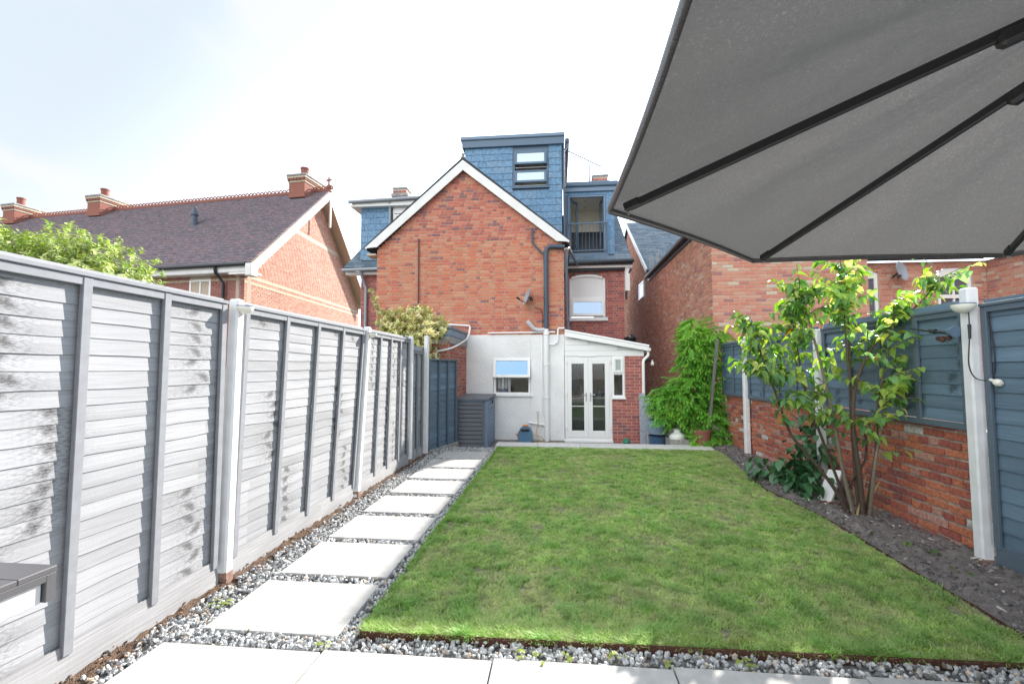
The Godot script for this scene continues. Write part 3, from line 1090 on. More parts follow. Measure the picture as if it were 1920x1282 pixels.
func build_dormers(h: Node3D, O: Vector3):
	# right: slate dormer with an open French window behind a balcony rail
	var d := node("balcony_dormer", O, h)
	var z := -14.2
	var g := Geo.new()
	g.lim(0.26, 0.36, 4.6, 7.06, z - 0.15, z)
	g.lim(1.53, 1.80, 4.6, 7.06, z - 0.15, z)
	g.lim(0.36, 1.53, 4.6, 5.06, z - 0.15, z)
	g.lim(0.36, 1.53, 6.95, 7.06, z - 0.15, z)
	g.lim(1.70, 1.80, 4.6, 7.06, -17.6, z - 0.153)
	obj("cheek", g, M.anthracite, d)
	shingles(d, "slate", Vector3(1.55, 4.75, z + 0.001), Vector3.RIGHT, Vector3.UP, 2.3, 0.2, [0.26], func(_y): return [[0.0, 0.25]], M.slate, true, 0.006, 0.15)
	shingles(d, "slate", Vector3(0.27, 6.97, z + 0.001), Vector3.RIGHT, Vector3.UP, 0.1, 0.2, [0.4], func(_y): return [[0.0, 1.53]], M.slate, true, 0.006, 0.15)
	g = Geo.new()
	g.lim(0.26, 1.88, 7.06, 7.2, -17.6, z + 0.08, 0.006)
	obj("fascia", g, M.anthracite_light, d)
	g = Geo.new()
	g.lim(0.26, 1.92, 7.203, 7.36, -17.6, z + 0.14, 0.03)
	obj("flat_roof", g, M.anthracite, d)
	var cream := mat(Color(0.88, 0.83, 0.74), 0.9)
	room(d, 0.40, 1.66, 5.10, 6.985, z - 0.153, -15.75, cream, cream, mat(Color(0.90, 0.88, 0.84), 0.9))
	g = Geo.new()
	for p in [[0.95, -14.75], [0.98, -15.4]]:
		g.lathe([Vector2(0.055, 0), Vector2(0.055, 0.012), Vector2(0.0, 0.012)], 12, Transform3D(Basis(Vector3.RIGHT, PI), Vector3(p[0], 6.986, p[1])))
	obj("ceiling_spotlight", g, M.steel, d)
	g = Geo.new()
	frame(g, 0.36, 1.53, 5.06, 6.95, z + 0.03, 0.055, 0.09)
	obj("door_frame", g, M.anthracite_light, d)
	for s in 2:
		var hx := 0.425 if s == 0 else 1.465
		var a := (1.0 if s == 0 else -1.0) * (1.02 if s == 0 else 1.42)
		var tf := Transform3D(Basis(Vector3.UP, a), Vector3(hx, 5.12, z - 0.02))
		var dx := 1.0 if s == 0 else -1.0
		var leaf := node("open_door", Vector3.ZERO, d)
		g = Geo.new()
		g.x = tf
		frame(g, minf(0, dx * 0.52), maxf(0, dx * 0.52), 0.0, 1.77, 0.0, 0.07, 0.05)
		obj("door_frame", g, M.anthracite, leaf)
		g = Geo.new()
		g.x = tf
		g.lim(minf(dx * 0.07, dx * 0.45), maxf(dx * 0.07, dx * 0.45), 0.07, 1.70, -0.03, -0.022)
		obj("pane", g, M.glass, leaf)
	var rail := node("balcony_rail", Vector3.ZERO, d)
	g = Geo.new()
	add_bar(g, Vector3(0.34, 6.02, z + 0.10), Vector3(1.58, 6.05, z + 0.10), 0.03, 0.04)
	add_bar(g, Vector3(0.34, 5.16, z + 0.10), Vector3(1.58, 5.18, z + 0.10), 0.03, 0.03)
	for x in [0.34, 1.575]:
		g.lim(x - 0.015, x + 0.015, 5.05, 6.05, z + 0.085, z + 0.115)
		g.lim(x - 0.012, x + 0.012, 5.5, 5.53, z, z + 0.09)
	g.lim(0.34, 1.60, 4.97, 5.07, z, z + 0.12, 0.006)
	obj("rail", g, M.anthracite, rail)
	for k in 10:
		g = Geo.new()
		var x := 0.46 + k * 0.112
		g.tube([Vector3(x, 5.17, z + 0.10), Vector3(x, 6.03, z + 0.10)], 0.006, 0.006, 6)
		obj("baluster", g, M.anthracite, rail)
	# left: old slate-hung dormer of the other half
	d = node("old_slate_dormer", O, h)
	g = Geo.new()
	g.lim(-6.42, -5.36, 4.6, 6.8, z - 0.2, z)
	g.lim(-5.36, -4.4, 4.6, 5.6, z - 0.2, z)
	g.lim(-6.42, -6.2, 4.6, 6.8, -17.0, z - 0.203)
	obj("cheek", g, M.roof_under, d)
	var sp := func(y: float) -> Array:
		return [[0.0, 1.03]] if y > 1.0 else [[0.0, 2.0]]
	shingles(d, "slate", Vector3(-6.42, 4.62, z + 0.001), Vector3.RIGHT, Vector3.UP, 2.15, 0.205, [0.26, 0.31, 0.36], sp, M.slate, true, 0.014, 1.0)
	g = Geo.new()
	g.lim(-6.70, -3.2, 6.78, 6.84, -17.2, z + 0.22, 0.004)
	g.lim(-6.66, -3.2, 6.842, 6.94, z + 0.14, z + 0.20, 0.004)
	obj("fascia", g, M.white_paint, d)
	g = Geo.new()
	g.tube([Vector3(-6.74, 6.93, z + 0.27), Vector3(-3.4, 7.02, z + 0.27)], 0.055, 0.055, 10)
	g.tube([Vector3(-5.40, 6.93, z + 0.24), Vector3(-5.40, 6.75, z + 0.12), Vector3(-5.40, 5.6, z + 0.07), Vector3(-5.40, 5.2, z + 0.07)], 0.04, 0.04, 10)
	obj("gutter", g, M.grey_pipe, d)
	g = Geo.new()
	for k in 12:
		add_bar(g, Vector3(-6.62 + k * 0.29, 6.95 + r(0, 0.02), z + 0.24), Vector3(-6.60 + k * 0.29, 7.20 + r(0, 0.03), -17.0), 0.285, 0.035 + r(0, 0.01), 0.006)
	obj("felt_roof", g, mat(Color(0.30, 0.28, 0.25), 0.95, T.blotch, 2.0, T.rough, 1.5), d)
	var w := node("dormer_window", O, h)
	g = Geo.new()
	frame(g, -5.34, -4.46, 5.62, 6.77, z + 0.02, 0.06, 0.1)
	frame(g, -5.27, -4.75, 5.70, 6.55, z + 0.05, 0.06, 0.05)
	g.lim(-5.34, -4.46, 6.58, 6.77, z - 0.03, z + 0.03, 0.004)
	obj("frame", g, M.upvc, w)
	g = Geo.new()
	g.lim(-5.21, -4.81, 5.76, 6.49, z - 0.01, z + 0.01)
	obj("pane", g, M.sky_reflection_pane, w)
	g = Geo.new()
	g.lim(-4.75, -4.45, 5.7, 6.6, z - 0.06, z - 0.05)
	obj("pane", g, M.black_plastic, w)


func build_house_pipes(h: Node3D, O: Vector3):
	var zp := -11.12
	pipe(h, O, "soil_pipe", [Vector3(0.20, 4.50, zp), Vector3(-0.14, 4.52, zp), Vector3(-0.23, 4.48, zp), Vector3(-0.265, 4.38, zp), Vector3(-0.262, 2.45, zp)], 0.058, M.blue_pipe, 14)
	pipe(h, O, "soil_pipe", [Vector3(-0.262, 2.47, zp), Vector3(-0.255, -0.24, zp)], 0.062, M.upvc, 14)
	pipe(h, O, "waste_pipe", [Vector3(-0.60, 4.98, zp - 0.02), Vector3(-0.595, 4.62, zp - 0.02), Vector3(-0.36, 4.36, zp), Vector3(-0.28, 4.33, zp)], 0.026, M.blue_pipe)
	pipe(h, O, "waste_pipe", [Vector3(-3.51, 4.82, -11.16), Vector3(-3.50, 3.3, -11.16), Vector3(-3.50, 2.6, -11.16)], 0.018, mat(Color(0.10, 0.04, 0.06), 0.5))
	pipe(h, O, "downpipe", [Vector3(0.62, 4.62, -13.7), Vector3(0.30, 4.50, zp - 0.1), Vector3(0.24, 4.42, zp), Vector3(0.235, 4.2, zp), Vector3(0.26, 3.0, zp), Vector3(0.285, 2.38, zp)], 0.034, M.blue_pipe)
	pipe(h, O, "flue_elbow", [Vector3(-0.73, 2.66, zp + 0.10), Vector3(-0.66, 2.58, zp + 0.08), Vector3(-0.58, 2.49, zp + 0.03), Vector3(-0.48, 2.45, zp), Vector3(-0.27, 2.45, zp)], 0.05, mat(Color(0.60, 0.62, 0.66), 0.35), 14)
	pipe(h, O, "waste_pipe", [Vector3(-1.71, 2.385, zp - 0.02), Vector3(-0.32, 2.395, zp - 0.02), Vector3(-0.05, 2.40, zp - 0.02)], 0.02, M.upvc)
	pipe(h, O, "waste_pipe", [Vector3(0.18, 2.49, zp), Vector3(0.04, 2.49, zp), Vector3(0.02, 2.46, zp), Vector3(0.02, 2.20, zp), Vector3(-0.01, 2.14, zp), Vector3(-0.08, 2.09, zp), Vector3(-0.24, 2.10, zp)], 0.02, M.upvc)
	pipe(h, O, "waste_pipe", [Vector3(-0.70, 0.20, zp), Vector3(-0.5, 0.17, zp), Vector3(-0.27, 0.14, zp)], 0.024, M.upvc)
	pipe(h, O, "waste_pipe", [Vector3(-0.37, 2.33, -11.165), Vector3(-0.37, 0.4, -11.165), Vector3(-0.31, 0.17, -11.15)], 0.02, M.upvc)
	pipe(h, O, "cable", [Vector3(-0.56, 3.02, -11.17), Vector3(-0.38, 2.96, -11.17), Vector3(-0.35, 2.85, -11.17), Vector3(-0.35, 2.42, -11.17)], 0.008, M.black_plastic, 6)
	var g := Geo.new()
	for y in [2.35, 1.6, 0.8]:
		g.lathe([Vector2(0.068, -0.03), Vector2(0.074, -0.02), Vector2(0.074, 0.02), Vector2(0.068, 0.03)], 14, Transform3D(Basis(), Vector3(-0.26, y, zp)))
	var o := obj("pipe_collar", g, M.upvc, h)
	o.position = O
	# satellite dish of the house
	var dish := node("satellite_dish", Vector3(-0.66, 3.2, -11.1))
	tag(dish, "grey satellite dish seen edge-on, fixed to the orange brick gable", "satellite dish")
	g = Geo.new()
	var face := Transform3D(Basis(Vector3.UP, -1.25) * Basis(Vector3.RIGHT, 1.25), Vector3(-0.06, 0.05, 0.16))
	g.lathe([Vector2(0.0, -0.045), Vector2(0.10, -0.038), Vector2(0.19, -0.01), Vector2(0.22, 0.012), Vector2(0.21, 0.016), Vector2(0.1, -0.026), Vector2(0.0, -0.034)], 20, face)
	obj("reflector", g, M.grey_pipe, dish)
	g = Geo.new()
	g.tube([Vector3(0.06, 0.0, -0.06), Vector3(0.05, 0.0, 0.12), Vector3(-0.04, 0.04, 0.17)], 0.02, 0.02, 8)
	g.box(Vector3(0.03, 0.0, 0.12), Vector3(0.06, 0.1, 0.05), 0.01)
	obj("bracket", g, M.frame_black, dish)
	g = Geo.new()
	g.tube([Vector3(-0.05, -0.12, 0.2), Vector3(-0.14, -0.10, 0.33), Vector3(-0.26, -0.05, 0.44)], 0.009, 0.009, 6)
	g.tube([Vector3(-0.22, -0.06, 0.42), Vector3(-0.28, -0.02, 0.48)], 0.022, 0.026, 8)
	obj("arm", g, M.frame_black, dish)
	# aerial on the roof
	var ae := node("television_aerial", Vector3(1.18, 8.0, -16.0))
	tag(ae, "thin television aerial on a mast above the balcony dormer", "aerial")
	g = Geo.new()
	g.tube([Vector3(0, -0.8, 0), Vector3(0, 0.85, 0)], 0.022, 0.022, 6)
	obj("mast", g, M.frame_black, ae)
	g = Geo.new()
	g.tube([Vector3(-0.75, 1.2, 0.2), Vector3(0.42, 0.72, -0.1)], 0.02, 0.02, 6)
	for k in 9:
		var p := Vector3(-0.75, 1.2, 0.2).lerp(Vector3(0.42, 0.72, -0.1), k / 8.0)
		g.tube([p + Vector3(-0.03, -0.02, -0.14), p + Vector3(0.03, 0.02, 0.14)], 0.005, 0.005, 4)
	g.tube([Vector3(0.38, 0.58, -0.1), Vector3(0.44, 0.9, -0.1)], 0.01, 0.01, 4)
	obj("boom", g, M.frame_black, ae)


func plate(g: Geo, a: Vector3, b: Vector3, c: Vector3, d: Vector3, nrm: Vector3, th: float):
	var k := nrm.normalized() * -th
	var m := (a + b + c + d) / 4 + k / 2
	g.quad(a, b, c, d, nrm)
	g.quad(a + k, b + k, c + k, d + k, -nrm)
	for q in [[a, b], [b, c], [c, d], [d, a]]:
		g.quad(q[0], q[1], q[1] + k, q[0] + k, (q[0] + q[1] + k) / 2 - m)


# ------------------------------------------------------------------ lean-to with French doors
func build_conservatory():
	var c := node("lean_to_extension", Vector3(1.1, -0.27, -11.1))
	tag(c, "small lean-to with white French doors and a dark red brick pier", "house extension")
	var O := -c.position
	var z := -11.1
	var g := Geo.new()
	g.lim(1.30, 2.05, -0.3, 0.80, z - 0.2, z - 0.006)
	g.lim(1.60, 2.05, 0.80, 1.80, z - 0.2, z - 0.006)
	g.lim(1.95, 2.044, -0.3, 1.95, -13.99, z - 0.203)
	var o := obj("wall", g, M.mortar_pale, c)
	o.position = O
	var br := node("brick_pier", O, c)
	var sp := func(y: float) -> Array:
		return [[0.0, 0.75]] if y < 1.08 else [[0.31, 0.75]]
	brickwork(br, Vector3(1.30, -0.28, z), Vector3.RIGHT, Vector3.BACK, 2.08, sp, PURPLE, 300, 0)
	brickwork(br, Vector3(2.05, -0.28, z), Vector3.FORWARD, Vector3.RIGHT, 2.08, func(_y): return [[0.0, 2.8]], PURPLE, 0, 0)
	# roof sheet, fascia and cladding under it
	g = Geo.new()
	plate(g, Vector3(0.185, 2.40, z + 0.10), Vector3(2.16, 2.02, z + 0.10), Vector3(2.16, 2.02, -13.98), Vector3(0.185, 2.40, -13.98), Vector3.UP, 0.05)
	o = obj("roof", g, M.upvc_grey, c)
	o.position = O
	g = Geo.new()
	g.prism(PackedVector2Array([Vector2(0.18, 2.43), Vector2(2.15, 2.045), Vector2(2.15, 1.92), Vector2(0.18, 2.28)]), 0.03, Transform3D(Basis(), Vector3(0, 0, z + 0.135)))
	g.tube([Vector3(0.18, 2.42, z + 0.12), Vector3(2.16, 2.035, z + 0.12)], 0.03, 0.03, 10)
	o = obj("bargeboard", g, M.upvc, c)
	o.position = O
	for k in 4:
		g = Geo.new()
		var y0 := 1.802 + k * 0.135
		var x1 := clampf(0.18 + (2.31 - y0 - 0.13) / 0.38 * 1.97, 0.4, 2.06)
		g.lim(0.178, x1, y0, y0 + 0.131, z - 0.05, z + 0.012, 0.004)
		o = obj("cladding_board", g, M.upvc, c)
		o.position = O
	g = Geo.new()
	g.prism(PackedVector2Array([Vector2(0.178, 1.81), Vector2(2.05, 1.81), Vector2(2.05, 1.98), Vector2(0.178, 2.33)]), 0.1, Transform3D(Basis(), Vector3(0, 0, z - 0.051)))
	o = obj("gable_panel", g, M.upvc, c)
	o.position = O
	g = Geo.new()
	g.lim(2.09, 2.21, 1.90, 2.0, -13.9, z + 0.12, 0.025)
	g.tube([Vector3(2.15, 1.93, z + 0.05), Vector3(2.15, 1.82, z + 0.05), Vector3(2.04, 1.70, z + 0.05), Vector3(2.03, 1.62, z + 0.05), Vector3(2.025, -0.25, z + 0.05)], 0.036, 0.036, 10)
	o = obj("gutter", g, M.upvc, c)
	o.position = O
	# French doors
	var d := node("french_doors", O, c)
	g = Geo.new()
	frame(g, 0.182, 1.298, -0.20, 1.80, z + 0.0, 0.06, 0.08)
	g.lim(0.17, 1.31, -0.255, -0.20, z - 0.1, z + 0.05, 0.006)
	g.lim(0.52, 0.92, 1.80, 1.815, z - 0.02, z + 0.025, 0.003)
	obj("door_frame", g, M.upvc, d)
	for s in 2:
		var x0 := 0.243 + s * 0.498
		var leaf := node("door", Vector3.ZERO, d)
		g = Geo.new()
		g.lim(x0, x0 + 0.10, -0.14, 1.74, z - 0.05, z + 0.012, 0.006)
		g.lim(x0 + 0.394, x0 + 0.496, -0.14, 1.74, z - 0.05, z + 0.012, 0.006)
		g.lim(x0 + 0.10, x0 + 0.394, -0.14, 0.02, z - 0.05, z + 0.010, 0.006)
		g.lim(x0 + 0.10, x0 + 0.394, 1.62, 1.74, z - 0.05, z + 0.010, 0.006)
		g.lim(x0 + 0.10, x0 + 0.394, 0.595, 0.61, z - 0.045, z - 0.005)
		obj("door_leaf", g, M.upvc, leaf)
		g = Geo.new()
		g.lim(x0 + 0.10, x0 + 0.394, 0.02, 1.62, z - 0.026, z - 0.02)
		obj("pane", g, M.glass, leaf)
		g = Geo.new()
		var hx := x0 + (0.445 if s == 0 else 0.05)
		g.lim(hx - 0.015, hx + 0.015, 0.72, 0.93, z + 0.012, z + 0.022, 0.004)
		g.tube([Vector3(hx, 0.88, z + 0.02), Vector3(hx, 0.88, z + 0.05), Vector3(hx + (-0.11 if s == 0 else 0.11), 0.88, z + 0.055)], 0.010, 0.010, 8)
		obj("handle", g, M.steel, leaf)
		g = Geo.new()
		for y in [0.05, 0.85, 1.62]:
			var q := x0 - 0.02 if s == 0 else x0 + 0.516
			g.lim(q - 0.02, q + 0.02, y, y + 0.1, z + 0.0, z + 0.028, 0.008)
		obj("hinge", g, M.upvc, leaf)
	var w := node("window", O, c)
	g = Geo.new()
	frame(g, 1.30, 1.60, 0.82, 1.80, z + 0.012, 0.05, 0.08)
	g.lim(1.35, 1.55, 1.36, 1.43, z - 0.05, z + 0.010, 0.005)
	frame(g, 1.335, 1.565, 1.41, 1.765, z + 0.035, 0.055, 0.04)
	g.lim(1.285, 1.625, 0.775, 0.82, z - 0.02, z + 0.06, 0.006)
	obj("frame", g, M.upvc, w)
	g = Geo.new()
	g.lim(1.35, 1.55, 0.87, 1.36, z - 0.03, z - 0.024)
	obj("pane", g, M.glass, w)
	g = Geo.new()
	g.lim(1.39, 1.51, 1.465, 1.71, z + 0.008, z + 0.014)
	obj("top_pane", g, mat(Color(0.42, 0.47, 0.46), 0.2), w)
	room(c, 0.2 - 1.1, 1.94 - 1.1, 0.06, 2.15, -0.21, -2.8, M.plaster, M.concrete, M.plaster_white)
	# what stands inside, seen through the doors
	g = Geo.new()
	g.lim(0.25, 1.9, -0.21, 0.70, -12.95, -12.35)
	o = obj("kitchen_unit", g, mat(Color(0.20, 0.26, 0.20), 0.6), c)
	o.position = O
	g = Geo.new()
	g.lim(0.22, 1.93, 0.70, 0.74, -12.98, -12.30, 0.006)
	o = obj("worktop", g, mat(Color(0.60, 0.52, 0.40), 0.4), c)
	o.position = O
	g = Geo.new()
	for q in [[0.62, 0.09, 0.35], [0.95, 0.07, 0.28], [1.15, 0.1, 0.2], [1.45, 0.06, 0.3], [1.6, 0.08, 0.22]]:
		g.lathe([Vector2(q[1], 0.0), Vector2(q[1] * 1.1, q[2] * 0.4), Vector2(q[1] * 0.8, q[2] * 0.8), Vector2(q[1] * 0.4, q[2]), Vector2(0, q[2])], 12, Transform3D(Basis(), Vector3(q[0], 0.742, -12.6)))
	o = obj("jar", g, mat(Color(0.35, 0.38, 0.42), 0.3), c)
	o.position = O
	g = Geo.new()
	g.lim(0.35, 0.52, 0.95, 1.7, -12.1, -11.9, 0.05)
	g.lim(0.42, 0.62, 1.25, 1.55, -12.0, -11.85, 0.05)
	o = obj("hanging_coat", g, mat(Color(0.12, 0.16, 0.26), 0.9), c)
	o.position = O


# ------------------------------------------------------------------ brick outhouse beside the storage box
func build_outbuilding():
	var b := node("brick_outhouse", Vector3(-2.9, -0.27, -10.2))
	tag(b, "low brick outhouse with a dark tiled roof, left of the white wall", "outhouse")
	var O := -b.position
	var g := Geo.new()
	g.lim(-3.6, -2.268, -0.4, 2.1, -11.19, -9.256)
	shifted(b, O, "wall", g, M.mortar_dark)
	var br := node("brickwork", O, b)
	brickwork(br, Vector3(-3.6, -0.3, -9.25), Vector3.RIGHT, Vector3.BACK, 2.35, func(_y): return [[0.9, 1.335]], RED, 60, 1, true, 1.6)
	brickwork(br, Vector3(-2.262, -0.3, -9.25), Vector3.FORWARD, Vector3.RIGHT, 2.4, func(_y): return [[0.0, 1.94]], RED, 130, 1, true, 0.8)
	g = Geo.new()
	g.lim(-3.7, -2.48, 2.02, 2.12, -9.28, -9.20, 0.006)
	shifted(b, O, "fascia", g, M.white_paint)
	for k in 6:
		for row in 4:
			g = Geo.new()
			var x := -3.72 + k * 0.21 + (0.1 if row % 2 == 1 else 0.0)
			plate(g, Vector3(x, 2.165 + row * 0.055, -9.12 - row * 0.16), Vector3(x + 0.204, 2.165 + row * 0.055, -9.12 - row * 0.16), Vector3(x + 0.204, 2.22 + row * 0.055, -9.33 - row * 0.16), Vector3(x, 2.22 + row * 0.055, -9.33 - row * 0.16), Vector3(0, 1, 0.4), 0.035)
			shifted(b, O, "roof_tile", g, M.old_slate[(k + row) % 4])
	g = Geo.new()
	g.lim(-3.7, -2.23, 2.33, 2.42, -11.19, -9.42, 0.03)
	shifted(b, O, "flat_roof", g, M.lead)
	g = Geo.new()
	g.lim(-2.47, -2.225, 2.19, 2.325, -11.18, -9.44, 0.015)
	shifted(b, O, "eaves_board", g, M.anthracite_light)
	g = Geo.new()
	g.lim(-2.45, -2.235, 2.03, 2.186, -11.17, -9.35, 0.01)
	shifted(b, O, "verge_stone", g, M.render_grey)
	g = Geo.new()
	g.tube([Vector3(-2.9, 2.62, -11.13), Vector3(-2.18, 2.57, -11.12), Vector3(-2.15, 2.53, -11.1), Vector3(-2.155, 2.36, -11.0), Vector3(-2.17, 2.20, -10.75), Vector3(-2.20, 2.03, -9.95), Vector3(-2.21, 1.93, -9.35), Vector3(-2.33, 1.88, -9.18), Vector3(-2.46, 1.86, -9.18), Vector3(-2.49, 1.80, -9.18), Vector3(-2.49, 1.2, -9.18)], 0.022, 0.022, 8)
	shifted(b, O, "waste_pipe", g, M.upvc)


# ------------------------------------------------------------------ brick house with the long tiled roof, on the left
func build_left_house():
	var K := Vector3(-10.331, 0, -14.0)
	var gd := Vector3(-0.0520, 0, -0.99865).normalized()
	var ed := Vector3(-0.9936, 0, -0.1130).normalized()
	var nf := (-ed).cross(Vector3.UP)
	var ng := gd.cross(Vector3.UP)
	var h := node("tiled_roof_house", K)
	tag(h, "long red brick house with dark tiled roof, terracotta ridge and fretted white gable boards", "house")
	var O := -K
	var at := func(e: float, s: float, y: float) -> Vector3: return K + ed * e + gd * s + Vector3.UP * y
	var W := 9.9
	var RS := 5.08
	var RH := 9.42
	var EH := 4.90
	# walls
	var g := Geo.new()
	plate(g, at.call(27, 0.02, -0.4), at.call(0.02, 0.02, -0.4), at.call(0.02, 0.02, 4.8), at.call(27, 0.02, 4.8), nf, 0.3)
	var gt := Transform3D(Basis(gd, Vector3.UP, ng), K + ed * 0.006)
	g.prism(PackedVector2Array([Vector2(0.03, -0.4), Vector2(W, -0.4), Vector2(W, 4.75), Vector2(RS, 9.15), Vector2(0.03, 4.68)]), 0.3, gt)
	shifted(h, O, "wall", g, M.mortar)
	var br := node("brickwork", O, h)
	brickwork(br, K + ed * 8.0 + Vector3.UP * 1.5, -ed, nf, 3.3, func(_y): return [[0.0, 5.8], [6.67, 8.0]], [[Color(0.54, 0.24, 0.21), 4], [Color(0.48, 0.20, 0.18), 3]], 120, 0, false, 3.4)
	var gs := func(y: float) -> Array:
		var Y := y + 1.5
		if Y < 4.65:
			return [[0.0, W]]
		var f := (9.15 - Y) / 4.5
		return [[RS - RS * f, RS + (W - RS) * f]] if f > 0 else []
	brickwork(br, K + Vector3.UP * 1.5, gd, ng, 7.7, gs, [[Color(0.68, 0.36, 0.27), 4], [Color(0.72, 0.41, 0.31), 3], [Color(0.62, 0.30, 0.23), 3]], 120, 0, false, 3.3)  # gable bricks lighter than the front: sunlight put into their colours
	g = Geo.new()
	for b in [[0.0, W, 4.55, 4.66], [0.0, W, 4.36, 4.44]]:
		plate(g, gt * Vector3(b[0], b[2], 0.014), gt * Vector3(b[1], b[2], 0.014), gt * Vector3(b[1], b[3], 0.014), gt * Vector3(b[0], b[3], 0.014), ng, 0.02)
	plate(g, gt * Vector3(2.75, 6.98, 0.014), gt * Vector3(7.2, 6.98, 0.014), gt * Vector3(7.2, 7.16, 0.014), gt * Vector3(2.75, 7.16, 0.014), ng, 0.02)
	plate(g, at.call(27, -0.012, 4.62), at.call(0.0, -0.012, 4.62), at.call(0.0, -0.012, 4.78), at.call(27, -0.012, 4.78), nf, 0.02)
	plate(g, at.call(1.3, -0.012, 4.45), at.call(0.0, -0.012, 4.45), at.call(0.0, -0.012, 4.53), at.call(1.3, -0.012, 4.53), nf, 0.02)
	plate(g, at.call(3.9, -0.012, 4.45), at.call(2.2, -0.012, 4.45), at.call(2.2, -0.012, 4.53), at.call(3.9, -0.012, 4.53), nf, 0.02)
	shifted(h, O, "cream_band", g, M.cream_brick)
	# window below the eaves
	var w := node("window", O, h)
	g = Geo.new()
	g.x = Transform3D(Basis(-ed, Vector3.UP, nf), K + ed * 2.2)
	frame(g, 0.0, 0.87, 2.9, 4.53, 0.01, 0.07, 0.1)
	g.lim(0.41, 0.46, 2.97, 4.46, -0.06, 0.0)
	g.lim(0.07, 0.80, 3.7, 3.75, -0.06, -0.002)
	obj("frame", g, M.upvc, w)
	g = Geo.new()
	g.x = Transform3D(Basis(-ed, Vector3.UP, nf), K + ed * 2.2)
	g.lim(0.07, 0.80, 2.97, 4.46, -0.07, -0.05)
	obj("pane", g, M.sky_reflection_pane, w)
	# roof: front and back slopes
	g = Geo.new()
	var ov := 0.52
	plate(g, at.call(27, -0.38, EH), at.call(-ov, -0.38, EH), at.call(-ov, RS, RH), at.call(27, RS, RH), Vector3.UP + nf, 0.12)
	plate(g, at.call(27, W + 0.4, EH), at.call(-ov, W + 0.4, EH), at.call(-ov, RS, RH), at.call(27, RS, RH), Vector3.UP - nf, 0.12)
	shifted(h, O, "roof", g, M.warm_lit_soffit)
	var up: Vector3 = gd * (RS + 0.38) + Vector3.UP * (RH - EH)
	var ln := up.length()
	var tl := node("roof_tiling", O, h)
	shingles(tl, "roof_tile", at.call(24.0, -0.40, EH), -ed, up / ln, ln, 0.115, [0.17], func(_y): return [[0.0, 24.0 + ov + 0.02]], [], false, 0.026, 0.25, TILES)
	# crested ridge
	g = Geo.new()
	var r0: Vector3 = at.call(27, RS, RH + 0.03)
	var r1: Vector3 = at.call(-ov - 0.05, RS, RH + 0.03)
	add_bar(g, r0, r1, 0.24, 0.16, 0.05)
	shifted(h, O, "ridge", g, M.terracotta)
	g = Geo.new()
	var arch := []
	for k in 9:
		var a := PI * k / 8.0
		arch.append(Vector3(cos(a) * 0.09, sin(a) * 0.13, 0))
	g.tube(arch, 0.03, 0.022, 6)
	g.box(Vector3(0, 0.0, 0), Vector3(0.2, 0.05, 0.06))
	var cr := []
	for k in 118:
		cr.append(Transform3D(Basis(-ed, Vector3.UP, nf), r1.lerp(r0, k * 0.2 / r0.distance_to(r1)) + Vector3.UP * 0.10))
	var mmo := many("ridge_crest", g.mesh(), M.terracotta, cr, [], tl)
	mmo.set_meta("kind", "stuff")
	g = Geo.new()
	g.x = Transform3D(Basis(-ed, Vector3.UP, nf), r1 + ed * 0.12 + Vector3.UP * 0.08)
	g.box(Vector3(0.02, 0.1, 0), Vector3(0.22, 0.2, 0.14), 0.04)
	g.box(Vector3(0, 0.36, 0), Vector3(0.07, 0.4, 0.07), 0.02)
	g.box(Vector3(0, 0.42, 0), Vector3(0.28, 0.075, 0.068), 0.02)
	shifted(h, O, "finial_cross", g, M.terracotta)
	# fretted gable boards, soffit, king post
	for s in 2:
		var bg := Geo.new()
		var fr := Geo.new()
		var a := Vector2(-0.42, EH - 0.08) if s == 0 else Vector2(W + 0.44, EH - 0.08)
		var b := Vector2(RS, RH - 0.02)
		var dn := Vector2(0, -0.30)
		var bt := Transform3D(Basis(gd, Vector3.UP, ng), K - ed * (ov + 0.012 + 0.004 * s))
		bg.prism(PackedVector2Array([a, b, b + dn * 0.75, a + dn * 0.75]), 0.045, bt)
		var n := 46
		for k in n:
			var p := a.lerp(b, (k + 0.5) / n) + dn * 0.73
			fr.prism(PackedVector2Array([p + Vector2(-0.04, 0.02), p + Vector2(0.04, 0.02), p + Vector2(0.04, -0.10), p + Vector2(0, -0.16), p + Vector2(-0.04, -0.10)]), 0.03, bt)
		shifted(h, O, "bargeboard", bg, M.white_paint)
		shifted(h, O, "fretwork", fr, M.white_paint)
	g = Geo.new()
	plate(g, at.call(-ov, -0.42, EH - 0.34), at.call(0.3, -0.42, EH - 0.34), at.call(0.3, 0.2, EH - 0.30), at.call(-ov, 0.2, EH - 0.30), Vector3.DOWN, 0.05)
	g.x = Transform3D(Basis(gd, Vector3.UP, ng), K - ed * (ov + 0.03))
	g.box(Vector3(RS, RH - 1.0, 0), Vector3(0.08, 1.3, 0.08), 0.015)
	g.box(Vector3(-0.32, EH - 0.22, -0.05), Vector3(0.36, 0.40, 0.22), 0.02)
	shifted(h, O, "king_post", g, M.white_paint)
	# eaves, gutter, downpipe
	g = Geo.new()
	plate(g, at.call(27, -0.36, EH - 0.26), at.call(-ov, -0.36, EH - 0.26), at.call(-ov, -0.36, EH - 0.06), at.call(27, -0.36, EH - 0.06), nf, 0.04)
	plate(g, at.call(27, -0.36, EH - 0.265), at.call(-ov, -0.36, EH - 0.265), at.call(-ov, 0.0, EH - 0.265), at.call(27, 0.0, EH - 0.265), Vector3.DOWN, 0.03)
	shifted(h, O, "fascia", g, M.white_paint)
	g = Geo.new()
	add_bar(g, at.call(27, -0.45, EH - 0.02), at.call(-ov + 0.12, -0.45, EH - 0.02), 0.13, 0.12, 0.04)
